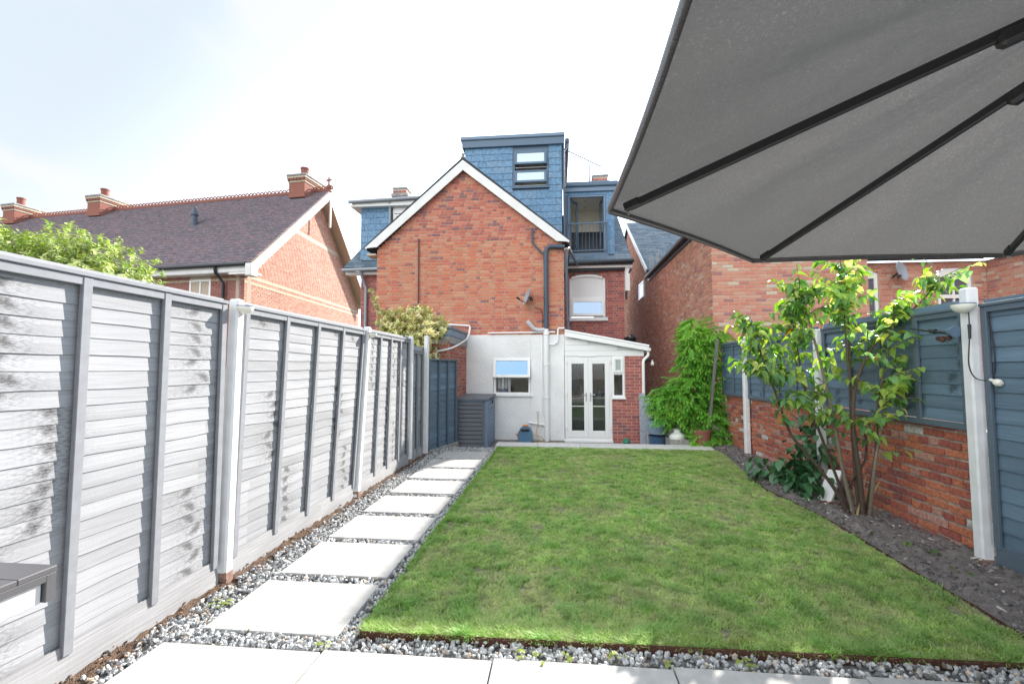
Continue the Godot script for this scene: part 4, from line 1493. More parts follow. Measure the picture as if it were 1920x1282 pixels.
	g.tube([at.call(0.85, -0.43, EH - 0.05), at.call(0.82, -0.40, EH - 0.25), at.call(0.75, -0.1, EH - 0.55), at.call(0.75, -0.06, 0.0)], 0.05, 0.05, 10)
	shifted(h, O, "gutter", g, M.black_plastic)
	# chimneys astride the ridge
	for e in [0.62, 11.95, 17.55]:
		var ch := node("chimney", O, h)
		g = Geo.new()
		g.x = Transform3D(Basis(-ed, Vector3.UP, nf), at.call(e, RS, 0.0))
		g.box(Vector3(0, 9.45, 0), Vector3(0.78, 0.95, 1.5), 0.01)
		obj("stack", g, mat(Color(0.42, 0.17, 0.13), 0.9, T.blotch, 3.0, T.rough, 0.8), ch)
		g = Geo.new()
		g.x = Transform3D(Basis(-ed, Vector3.UP, nf), at.call(e, RS, 0.0))
		g.box(Vector3(0, 9.68, 0), Vector3(0.83, 0.09, 1.55), 0.008)
		g.box(Vector3(0, 9.86, 0), Vector3(0.93, 0.08, 1.64), 0.008)
		obj("cream_course", g, M.cream_brick, ch)
		g = Geo.new()
		g.x = Transform3D(Basis(-ed, Vector3.UP, nf), at.call(e, RS, 0.0))
		g.box(Vector3(0, 9.77, 0), Vector3(0.88, 0.09, 1.6), 0.008)
		for k in 5:
			g.box(Vector3(-0.36 + k * 0.18, 9.77, 0.79), Vector3(0.07, 0.10, 0.08), 0.004)
		obj("corbel_course", g, brick_material(Color(0.36, 0.15, 0.12), false), ch)
		g = Geo.new()
		g.x = Transform3D(Basis(-ed, Vector3.UP, nf), at.call(e, RS, 0.0))
		g.box(Vector3(0, 9.96, 0), Vector3(0.98, 0.10, 1.68), 0.03)
		obj("cap", g, M.render_grey, ch)
		g = Geo.new()
		g.lathe([Vector2(0.19, 0.0), Vector2(0.17, 0.05), Vector2(0.165, 0.38), Vector2(0.19, 0.40), Vector2(0.19, 0.46), Vector2(0.15, 0.46), Vector2(0.14, 0.2)], 14, Transform3D(Basis(), at.call(e - 0.0, RS - 0.3, 10.0)))
		obj("chimney_pot", g, M.terracotta, ch)
		g = Geo.new()
		g.x = Transform3D(Basis(-ed, Vector3.UP, nf), at.call(e, RS, 0.0))
		g.quad(Vector3(-0.55, 8.62, 1.0), Vector3(0.50, 8.62, 1.0), Vector3(0.45, 8.95, 0.66), Vector3(-0.45, 8.95, 0.66), Vector3(0, 1, 1))
		obj("lead_flashing", g, M.lead, ch)
	# black flue on the slope
	g = Geo.new()
	g.lathe([Vector2(0.16, -0.35), Vector2(0.11, -0.2), Vector2(0.10, 0.2), Vector2(0.14, 0.22), Vector2(0.14, 0.28), Vector2(0.09, 0.44), Vector2(0.05, 0.46), Vector2(0.05, 0.58), Vector2(0.0, 0.58)], 14, Transform3D(Basis(), Vector3(-14.92, 7.62, -17.1)))
	shifted(h, O, "roof_flue", g, M.blue_pipe)
	# whitewashed wall glimpsed between the two houses
	g = Geo.new()
	g.lim(-11.6, -9.7, -0.3, 4.2, -26.3, -26.0)
	tag(obj("white_garden_wall", g, M.white_paint), "sliver of white wall seen between the two brick houses", "wall")


# ------------------------------------------------------------------ the neighbour on the right
func build_right_house():
	var h := node("neighbouring_brick_house", Vector3(5.0, -0.27, -12.0))
	tag(h, "large pinkish red brick house behind the right fence, with a long bare side wall", "house")
	var O := -h.position
	var X := 3.4
	var Z := -10.28
	var g := Geo.new()
	g.lim(X + 0.006, X + 0.3, -0.3, 4.93, -17.1, Z - 0.303)
	g.lim(X + 0.006, 6.6, -0.3, 4.93, Z - 0.3, Z - 0.006)
	g.lim(6.3, 6.6, -0.3, 5.05, -17.1, Z - 0.303)
	# main block behind, its gable wall round a small window
	var tb := Transform3D(Basis(Vector3.FORWARD, Vector3.UP, Vector3.RIGHT), Vector3(X + 0.31, 0, 0))
	g.prism(PackedVector2Array([Vector2(17.103, -0.3), Vector2(27, -0.3), Vector2(27, 5.0), Vector2(21.7, 8.25), Vector2(17.103, 5.05)]), 0.3, Transform3D(Basis(Vector3.FORWARD, Vector3.UP, Vector3.RIGHT), Vector3(X + 0.31, 0, 0)))
	shifted(h, O, "wall", g, M.mortar_pale)
	var br := node("brickwork", O, h)
	brickwork(br, Vector3(X, 0.4, Z), Vector3.RIGHT, Vector3.BACK, 5.7, func(y): return [[0.0, 3.2]] if y < 4.5 else [], PINK, 300, 0, false, 1.95)
	var sp := func(y: float) -> Array:
		var Y := y + 0.4
		if Y < 5.0:
			return [[0.0, 7.55], [8.75, 16.0]] if Y > 4.3 else [[0.0, 16.0]]
		var f := (8.2 - Y) / 3.2
		return [[11.2 - 4.5 * f, 11.2 + 5.0 * f]] if f > 0 else []
	brickwork(br, Vector3(X, 0.4, Z), Vector3.FORWARD, Vector3.LEFT, 7.8, sp, [[Color(0.76, 0.36, 0.24), 5], [Color(0.68, 0.30, 0.21), 4], [Color(0.80, 0.44, 0.31), 2], [Color(0.52, 0.25, 0.21), 2], [Color(0.76, 0.60, 0.48), 1]], 0, 1)
	var w := node("side_window", O, h)
	g = Geo.new()
	g.x = Transform3D(Basis(Vector3.BACK, Vector3.UP, Vector3.LEFT), Vector3(X - 0.03, 0, 0))
	frame(g, -19.15, -18.05, 4.33, 4.98, 0.0, 0.09, 0.08)
	obj("frame", g, M.upvc, w)
	g = Geo.new()
	g.x = Transform3D(Basis(Vector3.BACK, Vector3.UP, Vector3.LEFT), Vector3(X - 0.03, 0, 0))
	g.lim(-19.06, -18.14, 4.42, 4.89, -0.022, -0.012)
	obj("pane", g, M.frosted, w)
	# roofs
	g = Geo.new()
	var hip := Vector3(5.0, 6.0, -12.0)
	plate(g, Vector3(X - 0.08, 4.97, Z + 0.10), hip, Vector3(5.0, 6.0, -17.3), Vector3(X - 0.08, 4.97, -17.3), Vector3(-0.6, 1, 0), 0.08)
	plate(g, Vector3(6.68, 4.97, Z + 0.10), hip, Vector3(5.0, 6.0, -17.3), Vector3(6.68, 4.97, -17.3), Vector3(0.6, 1, 0), 0.08)
	g.tri(Vector3(X - 0.08, 4.97, Z + 0.10), Vector3(6.68, 4.97, Z + 0.10), hip, Vector3(0, 1, 0.7))
	g.tri(Vector3(X - 0.08, 4.90, Z + 0.08), Vector3(6.68, 4.90, Z + 0.08), hip - Vector3(0, 0.08, 0), Vector3(0, -1, -0.7))
	plate(g, Vector3(X - 0.1, 5.08, -16.9), Vector3(10.0, 5.08, -16.9), Vector3(10.0, 8.35, -21.7), Vector3(X - 0.1, 8.35, -21.7), Vector3(0, 1, 1), 0.08)
	plate(g, Vector3(X - 0.1, 5.0, -26.6), Vector3(10.0, 5.0, -26.6), Vector3(10.0, 8.35, -21.7), Vector3(X - 0.1, 8.35, -21.7), Vector3(0, 1, -1), 0.08)
	shifted(h, O, "roof", g, M.roof_under)
	var rs := node("roof_slates", O, h)
	var up := Vector3(0, 3.27, -4.8)
	shingles(rs, "slate", Vector3(X - 0.1, 5.10, -16.9), Vector3.RIGHT, up.normalized(), up.length(), 0.2, [0.3], func(_y): return [[0.0, 3.4]], M.old_slate, true, 0.008, 0.5)
	g = Geo.new()
	plate(g, Vector3(X - 0.13, 5.18, -16.95), Vector3(X - 0.08, 5.18, -16.95), Vector3(X - 0.08, 8.42, -21.7), Vector3(X - 0.13, 8.42, -21.7), Vector3(0, 1, 1), 0.16)
	shifted(h, O, "verge_board", g, M.white_paint)
	g = Geo.new()
	add_bar(g, Vector3(X - 0.10, 4.92, Z + 0.10), Vector3(X - 0.10, 4.90, -17.15), 0.12, 0.13, 0.03)
	add_bar(g, Vector3(X - 0.07, 4.915, Z + 0.09), Vector3(6.7, 4.915, Z + 0.09), 0.11, 0.12, 0.03)
	add_bar(g, Vector3(X - 0.02, 4.80, Z + 0.05), Vector3(X - 0.02, 4.78, -17.12), 0.05, 0.12, 0.01)
	shifted(h, O, "gutter", g, M.black_plastic)
	# plants or flashing debris in the valley
	g = Geo.new()
	for k in 8:
		var p := Vector3(X + 0.0 + r(-0.05, 0.5), 5.2, -17.0)
		g.tube([p, p + Vector3(r(-0.1, 0.1), r(0.3, 0.8), r(-0.1, 0.1))], 0.012, 0.004, 5)
	shifted(h, O, "valley_weed", g, mat(Color(0.5, 0.47, 0.4), 0.9))
	# lower range set back, with the arched window
	var l := node("lower_brick_building", Vector3(9.0, -0.27, -13.0))
	tag(l, "low brick building with a white arched window behind the right fence post", "building")
	O = -l.position
	var zl := -13.0
	g = Geo.new()
	g.lim(6.6, 8.0, -0.3, 4.35, zl - 0.3, zl - 0.006)
	g.lim(8.6, 10.05, -0.3, 4.35, zl - 0.3, zl - 0.006)
	g.lim(10.9, 11.5, -0.3, 4.35, zl - 0.3, zl - 0.006)
	for q in [[8.0, 8.6], [10.05, 10.9]]:
		g.lim(q[0], q[1], -0.3, 2.2, zl - 0.3, zl - 0.006)
		g.lim(q[0], q[1], 4.19, 4.35, zl - 0.3, zl - 0.006)
	g.lim(11.246, 11.5, -0.3, 4.35, zl + 0.003, zl + 6.0)
	shifted(l, O, "wall", g, M.mortar_pale)
	var lb := node("brickwork", O, l)
	var ls := func(y: float) -> Array:
		var Y := y + 1.4
		if Y > 4.2 or Y < 2.2:
			return [[0.0, 4.64]]
		var c := 0.0 if Y < 4.08 else (Y - 4.08) * 2.0
		return [[0.0, 1.4 + c], [2.0 - c, 3.45 + c], [4.3 - c, 4.64]]
	brickwork(lb, Vector3(6.6, 1.4, zl), Vector3.RIGHT, Vector3.BACK, 2.95, ls, PINK, 160, 1, false, 2.6)
	brickwork(lb, Vector3(11.24, 1.4, zl), Vector3.BACK, Vector3.LEFT, 2.95, func(_y): return [[0.0, 6.0]], PINK, 0, 1)
	for q in [[10.05, 10.9], [8.0, 8.6]]:
		var aw := node("arched_window", O, l)
		var x0: float = q[0]
		var x1: float = q[1]
		g = Geo.new()
		g.lim(x0, x0 + 0.10, 2.2, 4.05, zl - 0.12, zl - 0.04, 0.006)
		g.lim(x1 - 0.08, x1, 2.2, 4.05, zl - 0.12, zl - 0.04, 0.006)
		g.lim(x0 + 0.1, x1 - 0.08, 3.36, 3.46, zl - 0.12, zl - 0.035, 0.006)
		g.lim((x0 + x1) / 2 - 0.02, (x0 + x1) / 2 + 0.02, 2.2, 3.98, zl - 0.11, zl - 0.045)
		var arc := PackedVector2Array([Vector2(x1, 3.93), Vector2(x1, 4.05)])
		for k in range(1, 9):
			arc.append(Vector2(lerpf(x1, x0, k / 9.0), 4.05 + 0.13 * sin(PI * k / 9.0)))
		arc.append_array([Vector2(x0, 4.05), Vector2(x0, 3.93)])
		g.prism(arc, 0.07, Transform3D(Basis(), Vector3(0, 0, zl - 0.043)))
		obj("frame", g, M.upvc, aw)
		for s in 2:
			for k in 2:
				g = Geo.new()
				var xa := x0 + 0.1 if s == 0 else (x0 + x1) / 2 + 0.02
				var xb := (x0 + x1) / 2 - 0.02 if s == 0 else x1 - 0.08
				g.lim(xa, xb, 2.2 if k == 0 else 3.46, 3.36 if k == 0 else 3.95, zl - 0.09, zl - 0.082)
				obj("pane", g, mat(Color(0.13, 0.13, 0.17), 0.12), aw)
	g = Geo.new()
	plate(g, Vector3(6.5, 4.42, zl + 0.16), Vector3(11.1, 4.42, zl + 0.16), Vector3(11.1, 6.2, zl - 3.0), Vector3(6.5, 6.2, zl - 3.0), Vector3(0, 1, 1), 0.08)
	plate(g, Vector3(11.08, 4.42, zl + 6.0), Vector3(11.08, 4.42, zl + 0.16), Vector3(13.5, 6.2, zl - 3.0), Vector3(13.5, 6.2, zl + 6.0), Vector3(-1, 1, 0), 0.08)
	shifted(l, O, "roof", g, M.roof_under)
	up = Vector3(0, 1.78, -3.16)
	var rl := node("roof_slates", O, l)
	shingles(rl, "slate", Vector3(6.5, 4.45, zl + 0.16), Vector3.RIGHT, up.normalized(), 1.7, 0.2, [0.3], func(_y): return [[0.0, 4.6]], M.old_slate, true, 0.008, 0.5)
	up = Vector3(2.42, 1.78, 0)
	shingles(rl, "side_slate", Vector3(11.08, 4.45, zl + 0.16), Vector3.BACK, up.normalized(), 1.5, 0.2, [0.3], func(_y): return [[0.0, 5.8]], [], false, 0.008, 0.5, [[Color(0.14, 0.19, 0.25), 1]])
	g = Geo.new()
	add_bar(g, Vector3(6.5, 4.40, zl + 0.18), Vector3(11.1, 4.42, zl + 0.18), 0.11, 0.1, 0.03)
	add_bar(g, Vector3(11.04, 4.42, zl + 0.2), Vector3(11.04, 4.46, zl + 6.0), 0.11, 0.1, 0.03)
	shifted(l, O, "gutter", g, M.black_plastic)
	var dish := node("satellite_dish", Vector3(8.95, 4.05, -12.95))
	tag(dish, "round grey satellite dish under the gutter of the low brick building", "satellite dish")
	g = Geo.new()
	g.lathe([Vector2(0.0, -0.05), Vector2(0.14, -0.035), Vector2(0.25, 0.0), Vector2(0.27, 0.02), Vector2(0.255, 0.02), Vector2(0.14, -0.02), Vector2(0.0, -0.035)], 24, Transform3D(Basis(Vector3.UP, 0.55) * Basis(Vector3.RIGHT, 1.35), Vector3(0.02, 0, 0.25)))
	obj("reflector", g, M.grey_pipe, dish)
	g = Geo.new()
	g.tube([Vector3(0.0, -0.1, -0.04), Vector3(-0.05, -0.05, 0.2)], 0.02, 0.02, 8)
	g.tube([Vector3(-0.1, -0.22, 0.28), Vector3(-0.25, -0.2, 0.55)], 0.012, 0.012, 6)
	g.box(Vector3(-0.26, -0.19, 0.57), Vector3(0.06, 0.06, 0.1), 0.015)
	obj("bracket", g, M.frame_black, dish)


# ------------------------------------------------------------------ fences
func board_mesh(sd: int, u0: float, ulen: float, hgt: float, out: float, wave: float, flip := false) -> ArrayMesh:
	var n := FastNoiseLite.new()
	n.seed = sd
	n.frequency = 1.0
	var g := Geo.new()
	var k := 16
	var va := 0.02 if flip else 0.98
	var vb := 0.98 if flip else 0.02
	var lo := []
	for i in k + 1:
		var x := float(i) / k
		lo.append(wave * (n.get_noise_2d(x * 2.3, sd) + 0.4 * n.get_noise_2d(x * 7.0, sd + 50)))
	for i in k:
		var x0 := float(i) / k
		var x1 := float(i + 1) / k
		var ua := u0 + ulen * x0
		var ub := u0 + ulen * x1
		var a := Vector3(x0, lo[i], out)
		var b := Vector3(x1, lo[i + 1], out)
		var c := Vector3(x1, hgt, 0.002)
		var d := Vector3(x0, hgt, 0.002)
		g.quad(a, b, c, d, Vector3(0, 0.1, 1), [Vector2(ua, va), Vector2(ub, va), Vector2(ub, vb), Vector2(ua, vb)])
		g.quad(Vector3(x0, lo[i] + 0.001, -0.002), Vector3(x1, lo[i + 1] + 0.001, -0.002), b, a, Vector3(0, -1, 0), [Vector2(ua, 0.99), Vector2(ub, 0.99), Vector2(ub, 0.97), Vector2(ua, 0.97)])
		g.quad(Vector3(x0, lo[i], -0.003), Vector3(x1, lo[i + 1], -0.003), Vector3(x1, hgt, -0.006), Vector3(x0, hgt, -0.006), Vector3(0, 0, -1), [Vector2(ua, 0.98), Vector2(ub, 0.98), Vector2(ub, 0.02), Vector2(ua, 0.02)])
	return g.mesh()


# za, zb: ends of the bay at the ground; la, lb: how far the tops lean
func lap_panel(fence: Node3D, fx: float, side: float, za: float, zb: float, la: float, lb: float, y0: float, y1: float, pitch: float, boards: Array, mats: Array, bm: Material, nb: int, wave_gap: float):
	var p := node("panel", Vector3.ZERO, fence)
	var nrm := Vector3(side, 0, 0)
	var along := Vector3(0, 0, -1) if side > 0 else Vector3(0, 0, 1)
	var rows := int(ceil((y1 - y0) / pitch))
	var run := rng.randi() % boards.size()
	var mrun := rng.randi() % mats.size()
	for k in rows:
		var y := y0 + k * pitch
		var f := y / 1.95
		var a := za - la * f
		var b := zb - lb * f
		if k % 7 == 0 or rng.randf() < 0.08:
			run = rng.randi() % boards.size()
			mrun = rng.randi() % 4
		var st := a if side > 0 else b
		var len := absf(a - b)
		var mesh: Mesh = boards[run][rng.randi() % boards[run].size()]
		var bs := Basis(along * len, Vector3.UP, nrm).rotated(nrm, r(-0.004, 0.004))
		put("board", mesh, mats[mrun * 3 + rng.randi() % 3], p, Transform3D(bs, Vector3(fx + side * r(0, 0.002), y, st)))
	for k in nb:
		var f := k / float(nb - 1)
		var za2 := lerpf(za - 0.028, zb + 0.028, f)
		var lean := lerpf(la, lb, f)
		var g := Geo.new()
		add_bar(g, Vector3(fx + side * 0.030, y0 - 0.02, za2 - lean * y0 / 1.95), Vector3(fx + side * 0.030, y1 - 0.005, za2 - lean * y1 / 1.95), 0.048, 0.024, 0.003, nrm)
		obj("batten", g, bm, p)
	var g2 := Geo.new()
	add_bar(g2, Vector3(fx + side * 0.018, y1 + 0.012, za - la), Vector3(fx + side * 0.018, y1 + 0.012, zb - lb), 0.062, 0.024, 0.003)
	add_bar(g2, Vector3(fx + side * 0.028, y1 - 0.022, za - la), Vector3(fx + side * 0.028, y1 - 0.022, zb - lb), 0.02, 0.044, 0.003)
	obj("top_rail", g2, bm, p)
	# the back of the panel
	g2 = Geo.new()
	plate(g2, Vector3(fx - side * 0.012, y0, za), Vector3(fx - side * 0.012, y0, zb), Vector3(fx - side * 0.012, y1, zb - lb), Vector3(fx - side * 0.012, y1, za - la), nrm, 0.012)
	obj("back_board", g2, bm, p)


func board_set(n: int, out: float, hgt: float, wave: float) -> Array:
	var a := []
	for k in n:
		var v := []
		var u0 := r(0, 1)
		for j in 4:
			v.append(board_mesh(k * 10 + j, u0 + r(-0.02, 0.02), 0.92 * (1.0 if j % 2 == 0 else 0.96), hgt, out, wave, j > 1))
		a.append(v)
	return a


func post(fence: Node3D, at: Vector3, w: float, d: float, h: float, lean := 0.0, m: Material = null):
	var g := Geo.new()
	add_bar(g, at, at + Vector3(0, h, -lean), d, w, 0.012, Vector3(1, 0, 0))
	obj("post", g, m if m else M.concrete_post, fence)
	g = Geo.new()
	add_bar(g, at + Vector3(0, -0.3, 0), at + Vector3(0, 0.085, -lean * 0.04), d + 0.006, w + 0.006, 0.01, Vector3(1, 0, 0))
	obj("post_foot", g, M.raw_concrete, fence)


func build_left_fence():
	var f := node("lap_fence", Vector3(-2.35, 0, -4.0))
	tag(f, "long sunlit pale grey overlap fence with white concrete posts along the stepping slabs", "fence")
	f.position = Vector3.ZERO
	var bs := board_set(10, 0.0085, 0.105, 0.012)
	lap_panel(f, -2.37, 1, 1.0, -0.95, 0, 0, 0.15, 1.95, 0.083, bs, M.left_wood, M.batten_left, 5, 0)
	lap_panel(f, -2.37, 1, -1.06, -3.0, 0, 0.0, 0.15, 1.95, 0.083, bs, M.left_wood, M.batten_left, 5, 0)
	lap_panel(f, -2.37, 1, -3.13, -5.10, 0.06, 0.24, 0.15, 1.95, 0.083, bs, M.left_wood, M.batten_left, 5, 0)
	lap_panel(f, -2.37, 1, -5.23, -7.02, 0.22, 0.02, 0.15, 1.95, 0.083, bs, M.left_wood, M.batten_left, 5, 0)
	lap_panel(f, -2.37, 1, -7.14, -7.79, 0, 0, 0.12, 1.79, 0.083, bs, M.left_wood, M.batten_left, 3, 0)
	for q in [[-1.0, 0.0, 2.0], [-3.065, 0.03, 2.0], [-5.165, 0.24, 2.01], [-7.08, 0.0, 2.01]]:
		post(f, Vector3(-2.335, 0, q[0]), 0.075, 0.08, q[2], q[1])
	post(f, Vector3(-2.30, -0.05, -7.85), 0.075, 0.085, 2.13)
	for q in [[1.0, -0.95], [-1.06, -3.0], [-3.13, -5.08], [-5.23, -7.02], [-7.14, -7.79]]:
		var g := Geo.new()
		var k := put("gravel_board", board_mesh(int(q[0] * 10), r(0, 1), 0.9, 0.185, 0.02, 0.002), M.board_left, f, Transform3D(Basis(Vector3(0, 0, -absf(q[0] - q[1])), Vector3(0, 1.0, 0), Vector3(1.0, 0, 0)), Vector3(-2.345, -0.005, q[0])))
	# dark panel by the storage box
	var d := node("fence_panel", Vector3.ZERO)
	tag(d, "short dark blue grey overlap fence panel in the shade beside the storage box", "fence panel")
	var a := Vector3(-2.30, 0, -7.92)
	var b := Vector3(-2.09, 0, -9.22)
	var len := a.distance_to(b)
	var al := (b - a).normalized()
	var nn := al.cross(Vector3.UP)
	var bs2 := board_set(3, 0.014, 0.12, 0.005)
	for k in 15:
		put("board", bs2[k % 3][rng.randi() % 4], M.right_wood[9 + rng.randi() % 3], d, Transform3D(Basis(al * len, Vector3.UP, nn), a + Vector3(0, 0.02 + k * 0.108, 0)))
	for k in 4:
		var p := a.lerp(b, 0.02 + 0.32 * k) + nn * 0.03
		obj("batten", bar(p, p + Vector3(0, 1.65, 0), 0.045, 0.025, 0.003, nn), M.batten_right, d)
	obj("top_rail", bar(a + Vector3(0, 1.665, 0) + nn * 0.02, b + Vector3(0, 1.665, 0) + nn * 0.02, 0.06, 0.03), M.batten_right, d)
	obj("concrete_gravel_board", bar(a + Vector3(0, -0.03, 0) + nn * 0.02, b + Vector3(0, -0.06, 0) + nn * 0.06, 0.05, 0.16, 0.006), M.concrete, d)
	# lamps clipped to the posts
	for q in [[Vector3(-2.275, 1.945, -3.10), "white half-dome solar lamp on the nearer leaning-free left fence post"], [Vector3(-2.275, 1.93, -5.40), "small white half-dome solar lamp on the leaning left fence post"]]:
		var l := node("solar_lamp", q[0])
		tag(l, q[1], "solar lamp", "solar lamps clipped to the fence posts")
		lamp(l, 0.06)


func lamp(l: Node3D, rad: float):
	var g := Geo.new()
	var pr := []
	for k in 8:
		var a := PI / 2 * k / 7.0
		pr.append(Vector2(rad * sin(a), -rad * 0.9 * cos(a)))
	g.lathe(pr, 18)
	obj("shade", g, M.lamp_glass, l)
	g = Geo.new()
	g.lathe([Vector2(rad * 0.98, 0.0), Vector2(rad * 0.98, 0.008), Vector2(0, 0.012)], 18)
	obj("solar_cap", g, M.anthracite, l)


func build_right_fence():
	var f := node("dark_lap_fence")
	tag(f, "dark blue grey overlap fence on the right, partly standing on the brick wall", "fence")
	var bs := board_set(8, 0.015, 0.135, 0.004)
	lap_panel(f, 3.235, -1, 0.1, -1.85, 0, 0, 0.20, 1.96, 0.112, bs, M.right_wood, M.batten_right, 5, 0)
	lap_panel(f, 3.235, -1, -1.95, -3.77, 0, 0, 0.20, 1.96, 0.112, bs, M.right_wood, M.batten_right, 5, 0)
	lap_panel(f, 3.235, -1, -3.91, -5.86, 0, 0, 1.06, 1.96, 0.105, bs, M.right_wood, M.batten_right, 5, 0)
	lap_panel(f, 3.235, -1, -5.99, -8.05, 0, 0, 1.04, 1.95, 0.105, bs, M.right_wood, M.batten_right, 5, 0)
	lap_panel(f, 3.235, -1, -8.18, -9.25, 0, 0, 1.02, 1.95, 0.105, bs, M.right_wood, M.batten_right, 3, 0)
	for q in [[-3.91, -5.86], [-5.99, -8.05], [-8.18, -9.25]]:
		obj("bottom_rail", bar(Vector3(3.205, 1.035, q[0]), Vector3(3.205, 1.025, q[1]), 0.03, 0.05), M.batten_right, f)
	for q in [[0.1, -1.85], [-1.95, -3.77]]:
		obj("gravel_board", bar(Vector3(3.22, 0.09, q[0]), Vector3(3.22, 0.09, q[1]), 0.03, 0.22), M.batten_right, f)
	post(f, Vector3(3.2, 0.0, -1.9), 0.1, 0.1, 2.1)
	post(f, Vector3(3.185, 0.0, -3.84), 0.085, 0.085, 2.12)
	post(f, Vector3(3.19, 0.0, -5.925), 0.085, 0.09, 1.98)
	post(f, Vector3(3.19, 0.0, -8.115), 0.085, 0.09, 1.98)
	# old brick wall under the far panels
	var w := node("garden_wall", Vector3(3.3, 0, -6.5))
	tag(w, "low weathered orange red brick garden wall carrying the dark fence panels", "garden wall")
	var g := Geo.new()
	g.lim(-0.038, 0.18, -0.3, 1.0, -2.7, 2.58)
	obj("wall_core", g, M.mortar_dark, w)
	var b := node("brickwork", -w.position, w)
	brickwork(b, Vector3(3.25, 0.0, -9.18), Vector3.BACK, Vector3.LEFT, 1.03, func(_y): return [[0.0, 5.27]], OLDWALL, 300, 2, true)
	# lamp, cable and bulb on the big post
	var l := node("solar_lamp", Vector3(3.11, 1.985, -3.80))
	tag(l, "cream oval solar lamp near the top of the right white post", "solar lamp", "solar lamps clipped to the fence posts")
	lamp(l, 0.075)
	var c := node("festoon_cable", Vector3(3.13, 1.6, -3.78))
	tag(c, "thin black festoon cable with plug and clear bulb hanging down the right white post", "cable")
	g = Geo.new()
	var pts := []
	for q in [Vector3(3.125, 1.95, -3.775), Vector3(3.125, 1.80, -3.775), Vector3(3.12, 1.72, -3.775), Vector3(3.11, 1.62, -3.775), Vector3(3.105, 1.53, -3.775), Vector3(3.125, 1.45, -3.775), Vector3(3.17, 1.41, -3.77), Vector3(3.215, 1.42, -3.72), Vector3(3.212, 1.55, -3.69), Vector3(3.212, 1.75, -3.70), Vector3(3.20, 1.95, -3.72)]:
		pts.append(q - c.position)
	g.tube(smooth(pts, 3), 0.0045, 0.0045, 6)
	obj("wire", g, M.black_plastic, c)
	g = Geo.new()
	g.tube([pts[1] + Vector3(0, 0.03, 0), pts[1] + Vector3(0, -0.01, 0), pts[1] + Vector3(-0.002, -0.08, 0)], 0.012, 0.009, 8)
	obj("plug", g, M.black_plastic, c)
	g = Geo.new()
	var bt := Transform3D(Basis(Vector3.RIGHT, 1.9), pts[7] + Vector3(-0.012, -0.02, 0.03))
	g.lathe([Vector2(0.0, 0.055), Vector2(0.018, 0.05), Vector2(0.028, 0.03), Vector2(0.025, 0.01), Vector2(0.012, -0.015), Vector2(0.012, -0.035), Vector2(0, -0.035)], 14, bt)
	obj("bulb", g, M.lamp_glass, c)
	# bracket with rod
	var k := node("rod_bracket", Vector3(3.12, 1.78, -3.93))
	tag(k, "blue grey plastic bracket with a black rod, beside the right white post", "bracket")
	g = Geo.new()
	g.lathe([Vector2(0.0, 0.02), Vector2(0.022, 0.02), Vector2(0.045, -0.04), Vector2(0.045, -0.055), Vector2(0, -0.055)], 14, Transform3D(Basis(Vector3.RIGHT, -1.45), Vector3(-0.01, 0.01, 0)))
	obj("base", g, M.anthracite, k)
	g = Geo.new()
	g.tube([Vector3(-0.01, 0.0, -0.02), Vector3(-0.02, 0.03, -0.20), Vector3(-0.01, 0.07, -0.42)], 0.013, 0.006, 8)
	g.tube([Vector3(-0.015, 0.02, -0.13), Vector3(-0.018, 0.03, -0.18)], 0.02, 0.02, 8)
	obj("rod", g, M.black_plastic, k)
	g = Geo.new()
	for q in 4:
		g.lathe([Vector2(0, -0.02), Vector2(0.018, -0.012), Vector2(0.02, 0.01), Vector2(0, 0.02)], 8, Transform3D(Basis(), Vector3(-0.02 + r(-0.02, 0.01), -0.045 + r(-0.02, 0.01), -0.01 - q * 0.03)))
	obj("clip", g, M.rust, k)


func smooth(p: Array, n: int) -> Array:
	var c := Curve3D.new()
	for i in p.size():
		var d: Vector3 = (p[mini(i + 1, p.size() - 1)] - p[maxi(i - 1, 0)]) / 6.0
		c.add_point(p[i], -d, d)
	var o := []
	for i in p.size() - 1:
		for k in n:
			o.append(c.sample(i, float(k) / n))
	o.append(p[-1])
	return o


